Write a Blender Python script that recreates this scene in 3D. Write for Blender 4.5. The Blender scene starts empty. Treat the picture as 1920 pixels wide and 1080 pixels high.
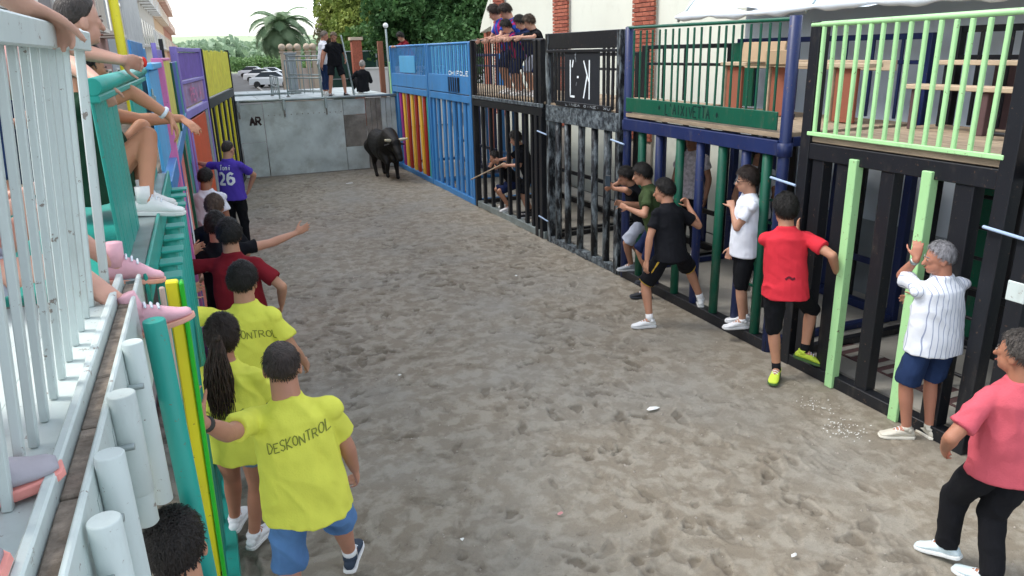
import bpy, bmesh, math, random
import numpy as np
from mathutils import Vector, Matrix, Euler
from mathutils.bvhtree import BVHTree
R_ = math.radians
random.seed(7); rng = np.random.default_rng(7)
sc = bpy.context.scene
COL = sc.collection
# ------------------------------------------------------------------ camera
W_PX = 1920; F_PX = 1380.0
def cam_axes(yaw=22.0, pitch=18.0, roll=1.5):
    y, p, r = R_(yaw), R_(pitch), R_(roll)
    f = Vector((math.sin(y)*math.cos(p), math.cos(y)*math.cos(p), -math.sin(p)))
    r0 = Vector((math.cos(y), -math.sin(y), 0)); u0 = r0.cross(f)
    right = r0*math.cos(r) - u0*math.sin(r)
    return right, right.cross(f), f
cr, cu, cf = cam_axes()
cd = bpy.data.cameras.new('camera'); cam = bpy.data.objects.new('camera', cd); COL.objects.link(cam)
cam.matrix_world = Matrix(((cr.x, cu.x, -cf.x, 0), (cr.y, cu.y, -cf.y, 0), (cr.z, cu.z, -cf.z, 3.0), (0, 0, 0, 1)))
cd.sensor_width = 36; cd.lens = 36*F_PX/W_PX; cd.clip_start = 0.05; cd.clip_end = 4000
sc.camera = cam
# ------------------------------------------------------------------ sky, sun, exposure
SUN_EL, SUN_AZ = 52, -65          # azimuth clockwise from +Y
w = bpy.data.worlds.new('World'); sc.world = w; w.use_nodes = True
wn = w.node_tree; bg = wn.nodes['Background']
sky = wn.nodes.new('ShaderNodeTexSky'); sky.sky_type = 'NISHITA'; sky.sun_disc = False
sky.sun_elevation = R_(SUN_EL); sky.sun_rotation = R_(SUN_AZ)
sky.air_density = 1.0; sky.dust_density = 1.6; sky.ozone_density = 1.5
hs = wn.nodes.new('ShaderNodeHueSaturation'); hs.inputs['Saturation'].default_value = .38
wn.links.new(sky.outputs[0], hs.inputs['Color']); wn.links.new(hs.outputs[0], bg.inputs[0]); bg.inputs[1].default_value = 0.15
sd = bpy.data.lights.new('sun', 'SUN'); sd.energy = 0.8; sd.angle = R_(15); sd.color = (1, .95, .88)
sun = bpy.data.objects.new('sun', sd); COL.objects.link(sun)
dv = Vector((math.sin(R_(SUN_AZ))*math.cos(R_(SUN_EL)), math.cos(R_(SUN_AZ))*math.cos(R_(SUN_EL)), math.sin(R_(SUN_EL))))
sun.rotation_euler = dv.to_track_quat('Z', 'Y').to_euler()
vs = sc.view_settings; vs.view_transform = 'Standard'; vs.look = 'None'; vs.gamma = 1; vs.use_curve_mapping = False
vs.exposure = 1.56
# ------------------------------------------------------------------ materials
def lin(c):
    if isinstance(c, str):
        c = c.lstrip('#'); c = [int(c[i:i+2], 16)/255 for i in (0, 2, 4)]
    return tuple((v/12.92 if v <= .04045 else ((v+.055)/1.055)**2.4) for v in c)
MATS = {}
def mat(name, col, rough=.6, metal=0., var=.18, vscale=6., bump=.15, bscale=60., dirt=None, dirt_amt=.5, dscale=3., spec=.4, stretch=(1,1,1), chips=None):
    """paint / cloth / stone: base colour varied by noise, optional dirt or wear of another colour, fine relief"""
    if name in MATS: return MATS[name]
    c = lin(col)
    m = bpy.data.materials.new(name); m.use_nodes = True; nt = m.node_tree; N = nt.nodes; L = nt.links
    b = N['Principled BSDF']; b.inputs['Roughness'].default_value = rough; b.inputs['Metallic'].default_value = metal
    b.inputs['Specular IOR Level'].default_value = spec
    tc = N.new('ShaderNodeTexCoord'); mp = N.new('ShaderNodeMapping'); mp.inputs['Scale'].default_value = stretch
    gp = N.new('ShaderNodeNewGeometry'); L.new(gp.outputs['Position'], mp.inputs[0])
    n1 = N.new('ShaderNodeTexNoise'); n1.inputs['Scale'].default_value = vscale; n1.inputs['Detail'].default_value = 5
    L.new(mp.outputs[0], n1.inputs[0])
    r1 = N.new('ShaderNodeValToRGB'); e = r1.color_ramp.elements
    e[0].position = .3; e[1].position = .72
    e[0].color = tuple(v*(1-var) for v in c)+(1,); e[1].color = tuple(min(1, v*(1+var*.7)) for v in c)+(1,)
    L.new(n1.outputs[0], r1.inputs[0]); out = r1.outputs[0]
    if dirt is not None:
        n2 = N.new('ShaderNodeTexNoise'); n2.inputs['Scale'].default_value = dscale; n2.inputs['Detail'].default_value = 8; n2.inputs['Roughness'].default_value = .7
        L.new(mp.outputs[0], n2.inputs[0])
        r2 = N.new('ShaderNodeValToRGB'); r2.color_ramp.elements[0].position = .62-.25*dirt_amt; r2.color_ramp.elements[1].position = .78-.2*dirt_amt
        r2.color_ramp.elements[1].color = (dirt_amt,)*3+(1,)
        L.new(n2.outputs[0], r2.inputs[0])
        mx = N.new('ShaderNodeMix'); mx.data_type = 'RGBA'; L.new(r2.outputs[0], mx.inputs[0]); L.new(out, mx.inputs[6])
        mx.inputs[7].default_value = lin(dirt)+(1,); out = mx.outputs[2]
    if chips:
        n4 = N.new('ShaderNodeTexNoise'); n4.inputs['Scale'].default_value = 26; n4.inputs['Detail'].default_value = 6; n4.inputs['Roughness'].default_value = .75; L.new(gp.outputs['Position'], n4.inputs[0])
        r4 = N.new('ShaderNodeValToRGB'); r4.color_ramp.elements[0].position = .63; r4.color_ramp.elements[1].position = .65; r4.color_ramp.elements[1].color = (.75, .75, .75, 1); L.new(n4.outputs[0], r4.inputs[0])
        m4 = N.new('ShaderNodeMix'); m4.data_type = 'RGBA'; L.new(r4.outputs[0], m4.inputs[0]); L.new(out, m4.inputs[6]); m4.inputs[7].default_value = lin(chips)+(1,); out = m4.outputs[2]
    L.new(out, b.inputs['Base Color'])
    if bump > 0:
        n3 = N.new('ShaderNodeTexNoise'); n3.inputs['Scale'].default_value = bscale; n3.inputs['Detail'].default_value = 4
        L.new(mp.outputs[0], n3.inputs[0])
        bp = N.new('ShaderNodeBump'); bp.inputs['Strength'].default_value = bump; bp.inputs['Distance'].default_value = .01
        L.new(n3.outputs[0], bp.inputs['Height']); L.new(bp.outputs[0], b.inputs['Normal'])
    MATS[name] = m; return m
MUD = '#8a8172'
def paint(name, col, dirt='#6d675c', amt=.45, rough=.42, **k):
    return mat(name, col, rough=rough, var=.12, vscale=3, bump=.12, bscale=35, dirt=dirt, dirt_amt=amt, dscale=7, stretch=(1, 1, .35), chips='#6b5444', **k)
def cloth(name, col, var=.1):
    return mat(name, col, rough=.92, var=var, vscale=5, bump=.25, bscale=120, spec=.15)
M_white = paint('white_paint', '#c6d2cf', dirt='#9aa09a', amt=.35)
M_teal = paint('teal_paint', '#279c8e', amt=.3)
M_blue = paint('blue_paint', '#3f84c2', amt=.35)
M_navy = paint('navy_paint', '#1e2c58', amt=.25)
M_dgreen = paint('dark_green_paint', '#0f5540', amt=.3)
M_black = paint('black_paint', '#1b1d22', amt=.22)
M_lime = paint('light_green_paint', '#a8d99b', amt=.25)
M_yellow = paint('yellow_paint', '#e8dc2b', amt=.2)
M_bgreen = paint('bright_green_paint', '#27b52b', amt=.1)
M_lblue = paint('light_blue_paint', '#57a9dc', amt=.2)
M_pink = paint('pink_paint', '#e27fb4', amt=.2)
M_magenta = paint('magenta_paint', '#a22a86', amt=.2)
M_salmon = paint('salmon_paint', '#e5786a', amt=.2)
M_purple = paint('purple_paint', '#9384cf', amt=.2)
M_orange = paint('orange_paint', '#e0561d', amt=.15)
M_red = paint('red_paint', '#a12a1a', amt=.3)
M_ocre = paint('ochre_paint', '#e3b23b', amt=.3)
M_royal = paint('royal_blue_paint', '#2a53b4', amt=.2)
M_galv = mat('galvanised_steel', '#9aa6a6', rough=.42, metal=.55, var=.2, vscale=5, bump=.1, dirt='#6b6a62', dirt_amt=.45, dscale=3)
M_sheet = mat('weathered_steel_sheet', '#bac5c3', rough=.55, metal=.1, var=.22, vscale=2.2, bump=.25, bscale=7, dirt='#7c796e', dirt_amt=.5, dscale=1.6)
M_sheetd = mat('stained_steel_sheet', '#8f8b83', rough=.6, metal=.15, var=.3, vscale=1.8, bump=.3, bscale=9, dirt='#4c4840', dirt_amt=.7, dscale=1.3)
M_wood = mat('worn_plank', '#a08e77', rough=.8, var=.3, vscale=5, bump=.4, bscale=30, dirt='#6b5f50', dirt_amt=.5, stretch=(3, .6, 3))
M_woodl = mat('pale_plank', '#b9a58b', rough=.75, var=.2, vscale=4, bump=.3, bscale=30, stretch=(3, .6, 3))
M_wooddirty = mat('muddy_plank', '#8c8074', rough=.9, var=.35, vscale=25, bump=.8, bscale=50, dirt='#54493e', dirt_amt=.7, dscale=18)
M_conc = mat('concrete', '#a5a29a', rough=.9, var=.2, vscale=1.5, bump=.3, bscale=20, dirt='#7d7970', dirt_amt=.4)
M_asph = mat('asphalt', '#6f6f6c', rough=.9, var=.2, vscale=.5, bump=.3, bscale=20)
M_cream = mat('cream_render', '#dfe3d6', rough=.85, var=.06, vscale=1, bump=.15, bscale=15, dirt='#c4c4b6', dirt_amt=.3)
M_bluewall = mat('pale_blue_wall', '#d3dde6', rough=.8, var=.08, vscale=1, bump=.1)
M_greywall = mat('grey_wall', '#8f979b', rough=.85, var=.15, vscale=2, bump=.2)
M_brick = mat('brick', '#a9624d', rough=.85, var=.3, vscale=14, bump=.4, bscale=40)
M_tarp = mat('white_tarpaulin', '#dde6ee', rough=.45, var=.08, vscale=2, bump=.3, bscale=4)
M_maroon = mat('dark_brick_door', '#5b4444', rough=.8)
M_tex = lambda n, c: mat(n, c, rough=.85, var=.08, vscale=2, bump=.1)
M_rubber = mat('rubber', '#3a3a3a', rough=.8)
# ------------------------------------------------------------------ helpers: objects
def put(o, parent=None):
    COL.objects.link(o)
    if parent is not None: o.parent = parent
    return o
def thing(name, label, cat, loc=(0, 0, 0), rz=0., group=None):
    o = bpy.data.objects.new(name, None); o.empty_display_size = .2; o.location = loc; o.rotation_euler = (0, 0, rz)
    o['label'] = label; o['category'] = cat
    if group: o['group'] = group
    return put(o)
def tag(o, label, cat, group=None):
    o['label'] = label; o['category'] = cat
    if group: o['group'] = group
    return o
def structure(o): o['kind'] = 'structure'; return o
def stuff(o): o['kind'] = 'stuff'; return o
def mesh_of(V, Fc, m, smooth=False, name='m'):
    me = bpy.data.meshes.new(name); me.from_pydata([tuple(v) for v in V], [], [tuple(f) for f in Fc])
    for mm in (m if isinstance(m, (list, tuple)) else [m]): me.materials.append(mm)
    if smooth: me.shade_smooth()
    return me
def obj(name, me, parent=None, loc=(0, 0, 0), rot=(0, 0, 0)):
    o = bpy.data.objects.new(name, me); o.location = loc; o.rotation_euler = rot
    return put(o, parent)
CACHE = {}
def cbox_geo(sx, sy, sz, ch):
    a, b, c = sx/2, sy/2, sz/2; ch = min(ch, a*.6, b*.6, c*.6)
    V = []; idx = {}
    for X in (-1, 1):
        for Y in (-1, 1):
            for Z in (-1, 1):
                for k in range(3):
                    p = [X*(a-ch), Y*(b-ch), Z*(c-ch)]; p[k] = (X*a, Y*b, Z*c)[k]
                    idx[(X, Y, Z, k)] = len(V); V.append(p)
    Fc = []
    I = idx
    for s in (-1, 1):
        q = [I[(s, -1, -1, 0)], I[(s, 1, -1, 0)], I[(s, 1, 1, 0)], I[(s, -1, 1, 0)]]; Fc.append(q if s > 0 else q[::-1])
        q = [I[(-1, s, -1, 1)], I[(-1, s, 1, 1)], I[(1, s, 1, 1)], I[(1, s, -1, 1)]]; Fc.append(q if s > 0 else q[::-1])
        q = [I[(-1, -1, s, 2)], I[(1, -1, s, 2)], I[(1, 1, s, 2)], I[(-1, 1, s, 2)]]; Fc.append(q if s > 0 else q[::-1])
    for s in (-1, 1):
        for t in (-1, 1):
            q = [I[(-1, s, t, 1)], I[(1, s, t, 1)], I[(1, s, t, 2)], I[(-1, s, t, 2)]]; Fc.append(q if s*t < 0 else q[::-1])
            q = [I[(s, -1, t, 0)], I[(s, 1, t, 0)], I[(s, 1, t, 2)], I[(s, -1, t, 2)]]; Fc.append(q if s*t > 0 else q[::-1])
            q = [I[(s, t, -1, 0)], I[(s, t, 1, 0)], I[(s, t, 1, 1)], I[(s, t, -1, 1)]]; Fc.append(q if s*t < 0 else q[::-1])
    for s in (-1, 1):
        for t in (-1, 1):
            for u in (-1, 1):
                q = [I[(s, t, u, 0)], I[(s, t, u, 1)], I[(s, t, u, 2)]]; Fc.append(q if s*t*u > 0 else q[::-1])
    return V, Fc
def box_mesh(sx, sy, sz, m, ch=.004):
    k = ('b', round(sx, 3), round(sy, 3), round(sz, 3), m.name, ch)
    if k not in CACHE:
        V, Fc = cbox_geo(sx, sy, sz, ch); CACHE[k] = mesh_of(V, Fc, m)
    return CACHE[k]
def box(name, x0, x1, y0, y1, z0, z1, m, parent=None, rot=(0, 0, 0), ch=.004):
    return obj(name, box_mesh(x1-x0, y1-y0, z1-z0, m, ch), parent, ((x0+x1)/2, (y0+y1)/2, (z0+z1)/2), rot)
def tube_mesh(r, h, m, n=14):
    k = ('t', round(r, 4), round(h, 3), m.name, n)
    if k not in CACHE:
        V = []; Fc = []
        for z, rr in ((0, r*.9), (.003, r), (h-.003, r), (h, r*.9)):
            for i in range(n): V.append((rr*math.cos(2*math.pi*i/n), rr*math.sin(2*math.pi*i/n), z))
        for j in range(3):
            for i in range(n): Fc.append((j*n+i, j*n+(i+1) % n, (j+1)*n+(i+1) % n, (j+1)*n+i))
        Fc.append(tuple(range(n))[::-1]); Fc.append(tuple(range(3*n, 4*n)))
        me = mesh_of(V, Fc, m); 
        for i, p in enumerate(me.polygons): p.use_smooth = i < 3*n and n > 5
        CACHE[k] = me
    return CACHE[k]
def tube(name, p0, p1, r, m, parent=None, n=14):
    p0 = Vector(p0); p1 = Vector(p1); d = p1-p0
    o = obj(name, tube_mesh(r, d.length, m, n), parent, p0); o.rotation_euler = d.to_track_quat('Z', 'Y').to_euler(); return o
# ------------------------------------------------------------------ stroke lettering
G_ = {'A': [[(0,0),(.5,1),(1,0)],[(.2,.4),(.8,.4)]], 'D': [[(0,0),(0,1),(.6,.9),(1,.5),(.6,.1),(0,0)]], 'E': [[(1,1),(0,1),(0,0),(1,0)],[(0,.5),(.7,.5)]],
 'S': [[(1,.85),(.6,1),(.1,.85),(.15,.6),(.85,.4),(.9,.15),(.5,0),(0,.15)]], 'K': [[(0,0),(0,1)],[(1,1),(0,.45),(1,0)]], 'O': [[(.5,0),(.1,.2),(0,.5),(.15,.85),(.5,1),(.85,.85),(1,.5),(.85,.15),(.5,0)]],
 'N': [[(0,0),(0,1),(1,0),(1,1)]], 'T': [[(0,1),(1,1)],[(.5,1),(.5,0)]], 'R': [[(0,0),(0,1),(.8,.95),(.9,.7),(.7,.5),(0,.5)],[(.4,.5),(1,0)]], 'L': [[(0,1),(0,0),(.85,0)]],
 'I': [[(.5,0),(.5,1)]], 'X': [[(0,0),(1,1)],[(0,1),(1,0)]], 'V': [[(0,1),(.5,0),(1,1)]], "'": [[(.5,1),(.4,.7)]], '*': [[(.5,.25),(.5,.75)],[(.2,.4),(.8,.6)],[(.2,.6),(.8,.4)]],
 '2': [[(0,.75),(.2,.97),(.6,1),(.9,.8),(.8,.5),(.1,.05),(0,0),(1,0)]], '6': [[(.9,.85),(.6,1),(.25,.85),(.05,.4),(.2,.05),(.6,0),(.95,.2),(.9,.5),(.5,.6),(.12,.4)]],
 'o': [[(.5,0),(.1,.15),(.1,.5),(.5,.65),(.9,.5),(.9,.15),(.5,0)]], 'n': [[(.1,0),(.1,.65)],[(.1,.45),(.5,.65),(.85,.5),(.85,0)]], 'i': [[(.5,0),(.5,.65)],[(.5,.85),(.5,.95)]],
 'q': [[(1,1),(1,0)],[(0,1),(1,.5)],[(0,0),(.75,.62)]], 'G': [[(.95,.85),(.5,1),(.1,.8),(0,.4),(.3,0),(.9,.1),(.95,.45),(.6,.45)]], 'U': [[(0,1),(.05,.2),(.5,0),(.95,.2),(1,1)]],
 ' ': [], '-': [[(.2,.5),(.8,.5)]], 'H': [[(0,0),(0,1)],[(1,0),(1,1)],[(0,.5),(1,.5)]], 'P': [[(0,0),(0,1),(.9,.95),(.95,.6),(0,.5)]], 'C': [[(1,.85),(.5,1),(.05,.7),(.05,.3),(.5,0),(1,.15)]], 'F': [[(0,0),(0,1),(1,1)],[(0,.5),(.7,.5)]]}
def strokes(text, width, height, jit=0., gap=.3):
    n = len(text); cw = width/(n*(1+gap)-gap); out = []
    for i, chh in enumerate(text):
        x0 = i*cw*(1+gap)-width/2; dy = random.uniform(-jit, jit)*height; sc_ = 1+random.uniform(-jit, jit)
        for st in G_.get(chh, []): out.append([(x0+p[0]*cw, (p[1]-.5)*height*sc_+dy) for p in st])
    return out
def ribbon_geo(sts, lw, place, step=.012):
    """flat print laid on a surface: place(x, y) -> (point, normal)"""
    V = []; Fc = []
    for st in sts:
        pts = []
        for a, b in zip(st, st[1:]):
            k = max(1, int(math.hypot(b[0]-a[0], b[1]-a[1])/step))
            for j in range(k): t = j/k; pts.append((a[0]+(b[0]-a[0])*t, a[1]+(b[1]-a[1])*t))
        pts.append(st[-1])
        base = len(V); cnt = 0
        for i, p in enumerate(pts):
            q = pts[min(i+1, len(pts)-1)]; o = pts[max(i-1, 0)]
            dx, dy = q[0]-o[0], q[1]-o[1]; l = math.hypot(dx, dy) or 1; nx, ny = -dy/l*lw/2, dx/l*lw/2
            A = place(p[0]+nx, p[1]+ny); B = place(p[0]-nx, p[1]-ny)
            if A is None or B is None:
                base = len(V); cnt = 0; continue
            V += [A, B]; cnt += 1
            if cnt > 1: k = base+2*(cnt-1); Fc.append((k-2, k-1, k+1, k))
    return V, Fc
def flat_text(name, text, o, xa, ya, width, height, lw, m, parent, jit=0., sts=None):
    o, xa, ya = Vector(o), Vector(xa), Vector(ya)
    V, Fc = ribbon_geo(sts or strokes(text, width, height, jit), lw, lambda x, y: o+xa*x+ya*y, step=.05)
    return obj(name, mesh_of(V, Fc, m), parent)
# ------------------------------------------------------------------ numpy noise
def vnoise(P, seed=0):
    P = np.asarray(P, dtype=np.float64); I = np.floor(P).astype(np.int64); f = P-I; u = f*f*(3-2*f); out = 0
    def h(ix, iy, iz):
        n = (ix*374761393+iy*668265263+iz*2147483647+seed*144665) & 0xffffffff
        n = ((n ^ (n >> 13))*1274126177) & 0xffffffff; n = n ^ (n >> 16); return (n & 0xffff)/65535.
    for a in (0, 1):
        for b in (0, 1):
            for c in (0, 1):
                wgt = (u[:, 0] if a else 1-u[:, 0])*(u[:, 1] if b else 1-u[:, 1])*(u[:, 2] if c else 1-u[:, 2])
                out = out+wgt*h(I[:, 0]+a, I[:, 1]+b, I[:, 2]+c)
    return out*2-1
def fbm(P, sc_=1., octv=4, seed=0):
    P = np.asarray(P)*sc_; o = 0; a = 1; s = 0
    for k in range(octv): o = o+a*vnoise(P*2**k+17.3*k, seed+k); s += a; a *= .5
    return o/s
def set_grid(name, xs, ys, Z, m, smooth=True):
    nx, ny = len(xs), len(ys); XX, YY = np.meshgrid(xs, ys)
    V = np.stack([XX.ravel(), YY.ravel(), Z.ravel()], 1)
    i = np.arange((ny-1)*(nx-1)); r = i//(nx-1); c = i % (nx-1); a = r*nx+c
    Q = np.stack([a, a+1, a+nx+1, a+nx], 1)
    me = bpy.data.meshes.new(name); me.vertices.add(len(V)); me.vertices.foreach_set('co', V.ravel())
    me.loops.add(Q.size); me.loops.foreach_set('vertex_index', Q.ravel().astype(np.int32)); me.polygons.add(len(Q))
    me.polygons.foreach_set('loop_start', np.arange(0, Q.size, 4, dtype=np.int32)); me.update(calc_edges=True)
    if smooth: me.shade_smooth()
    me.materials.append(m); return obj(name, me)
def quads_mesh(name, C, A, B, m):
    """one quad per row: centre, half-axis A, half-axis B"""
    n = len(C); V = np.empty((n, 4, 3)); V[:, 0] = C-A-B; V[:, 1] = C+A-B*.6; V[:, 2] = C+A*.8+B; V[:, 3] = C-A*.9+B*.8
    me = bpy.data.meshes.new(name); me.vertices.add(4*n); me.vertices.foreach_set('co', V.ravel())
    me.loops.add(4*n); me.loops.foreach_set('vertex_index', np.arange(4*n, dtype=np.int32)); me.polygons.add(n)
    me.polygons.foreach_set('loop_start', np.arange(0, 4*n, 4, dtype=np.int32)); me.update(calc_edges=True)
    me.materials.append(m); return me
# ================================================================== GROUND
def ground_mat():
    m = bpy.data.materials.new('trodden_mud'); m.use_nodes = True; nt = m.node_tree; N = nt.nodes; L = nt.links; b = N['Principled BSDF']
    b.inputs['Roughness'].default_value = .8; b.inputs['Specular IOR Level'].default_value = .35
    g = N.new('ShaderNodeNewGeometry')
    def noise(s, d=6, r=.6, dist=0., st=None):
        n = N.new('ShaderNodeTexNoise'); n.inputs['Scale'].default_value = s; n.inputs['Detail'].default_value = d; n.inputs['Roughness'].default_value = r; n.inputs['Distortion'].default_value = dist
        if st:
            mp = N.new('ShaderNodeMapping'); mp.inputs['Scale'].default_value = st; L.new(g.outputs['Position'], mp.inputs[0]); L.new(mp.outputs[0], n.inputs[0])
        else: L.new(g.outputs['Position'], n.inputs[0])
        return n
    def ramp(src, p0, p1, c0=(0, 0, 0, 1), c1=(1, 1, 1, 1)):
        r = N.new('ShaderNodeValToRGB'); r.color_ramp.elements[0].position = p0; r.color_ramp.elements[1].position = p1
        r.color_ramp.elements[0].color = c0; r.color_ramp.elements[1].color = c1; L.new(src, r.inputs[0]); return r
    def mix(f, a, b_):
        x = N.new('ShaderNodeMix'); x.data_type = 'RGBA'; L.new(f, x.inputs[0])
        for i, v in ((6, a), (7, b_)):
            if isinstance(v, tuple): x.inputs[i].default_value = v
            else: L.new(v, x.inputs[i])
        return x.outputs[2]
    dark = lin('#887f70')+(1,); light = lin('#9c9587')+(1,); grey = lin('#918f87')+(1,); blk = lin('#574e41')+(1,)
    big = ramp(noise(.55, 4, .6, .3).outputs[0], .38, .62)
    patch = ramp(noise(6.5, 5, .6, .25).outputs[0], .45, .58)
    c = mix(patch.outputs[0], dark, light)
    c = mix(ramp(noise(.9, 3, .5).outputs[0], .45, .75, c1=(.7, .7, .7, 1)).outputs[0], c, grey)
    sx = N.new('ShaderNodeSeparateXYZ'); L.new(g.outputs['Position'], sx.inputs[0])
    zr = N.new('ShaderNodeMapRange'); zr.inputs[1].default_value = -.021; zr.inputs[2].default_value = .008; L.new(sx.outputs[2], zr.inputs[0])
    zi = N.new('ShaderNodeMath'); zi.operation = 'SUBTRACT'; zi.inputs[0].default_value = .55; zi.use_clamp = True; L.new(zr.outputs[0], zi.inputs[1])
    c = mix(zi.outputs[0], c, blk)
    spk = ramp(noise(30, 6, .8, .5).outputs[0], .57, .66, c1=(.85, .85, .85, 1))
    gate = N.new('ShaderNodeMath'); gate.operation = 'MULTIPLY'; L.new(spk.outputs[0], gate.inputs[0]); L.new(ramp(noise(2.2, 4, .6).outputs[0], .48, .62).outputs[0], gate.inputs[1])
    c = mix(gate.outputs[0], c, blk)
    gr = noise(160, 4, .7); c2 = N.new('ShaderNodeMix'); c2.data_type = 'RGBA'; c2.blend_type = 'OVERLAY'; c2.inputs[0].default_value = .28; L.new(c, c2.inputs[6]); L.new(gr.outputs[0], c2.inputs[7])
    c3 = N.new('ShaderNodeMix'); c3.data_type = 'RGBA'; c3.blend_type = 'MULTIPLY'; c3.inputs[0].default_value = .35; L.new(c2.outputs[2], c3.inputs[6]); L.new(ramp(big.outputs[0], 0, 1, c0=(.72, .7, .66, 1)).outputs[0], c3.inputs[7])
    L.new(c3.outputs[2], b.inputs['Base Color'])
    b1 = N.new('ShaderNodeBump'); b1.inputs['Strength'].default_value = .75; b1.inputs['Distance'].default_value = .02; L.new(noise(22, 9, .78, .3).outputs[0], b1.inputs['Height'])
    L.new(b1.outputs[0], b.inputs['Normal']); return m
M_mud = ground_mat()
xs = np.arange(-.9, 5.35, .0155); ys = np.concatenate([np.arange(.9, 5, .0145), np.arange(5, 10, .022), np.arange(10, 20.4, .04)])
XX, YY = np.meshgrid(xs, ys); P = np.stack([XX.ravel(), YY.ravel(), XX.ravel()*0], 1)
h = .016*fbm(P, .9, 3, 1)+.010*fbm(P, 3.5, 3, 5)+.003*fbm(P, 18, 2, 9)+.007*np.clip(fbm(P, 3, 2, 21)*2.5, 0, 1)*fbm(P, 24, 2, 23)
H = h.reshape(XX.shape)
edge = np.clip((XX-3.2)/1.6, 0, 1)*np.clip((9-YY)/3, 0, 1)      # the swept, flatter strip by the right-hand cages
for k in range(5200):
    cx, cy = rng.uniform(-.8, 5.2), .9+19*rng.random()**1.25
    a = rng.uniform(0, math.pi); l, s = (rng.uniform(.08, .15), rng.uniform(.035, .06)) if k % 2 else (rng.uniform(.03, .07), rng.uniform(.02, .045)); dep = rng.uniform(.004, .017)*(.35+.65*(rng.random() < .5))
    i0, i1 = np.searchsorted(xs, [cx-.26, cx+.26]); j0, j1 = np.searchsorted(ys, [cy-.26, cy+.26])
    if i1-i0 < 2 or j1-j0 < 2: continue
    dx = XX[j0:j1, i0:i1]-cx; dy = YY[j0:j1, i0:i1]-cy
    u = (dx*math.cos(a)+dy*math.sin(a))/l; v = (-dx*math.sin(a)+dy*math.cos(a))/s
    r = np.sqrt(u*u+v*v)*(1+.14*np.sin(3*np.arctan2(v, u)+k)+.10*np.sin(5*np.arctan2(v, u)+2*k)); H[j0:j1, i0:i1] += -dep/(1+np.exp(np.minimum((r-1)*14, 50)))+dep*.7*np.exp(-((r-1.22)/.2)**2)
H = np.where(True, H*(1-.75*edge), H); H = np.clip(H, -.04, .04)
structure(set_grid('muddy_street', xs, ys, H, M_mud))
def sheet(name, x0, x1, y0, y1, z, m): return structure(obj(name, mesh_of([(x0, y0, z), (x1, y0, z), (x1, y1, z), (x0, y1, z)], [(0, 1, 2, 3)], m)))
sheet('ground', -600, 900, -60, 230, -.09, M_asph)
structure(box('pavement', 5.2, 7.4, -2, 20, -.2, .045, M_conc))
structure(box('pavement', -2.9, -.75, -2, 20, -.2, .03, M_conc))
structure(box('road', -12, 12.5, 20.3, 120, -.2, -.012, M_asph))
# drain grating inside the near right cage
g = thing('drain_grating', 'striped drain grating in the pavement inside the light green and black cage', 'grating', (5.65, 4.25, .048))
box('frame', -.16, .16, -.9, .9, 0, .008, M_maroon, g)
for k in range(12): box('bar', -.14, .14, -.82+k*.145, -.75+k*.145, .010, .016, M_conc, g)
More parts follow.
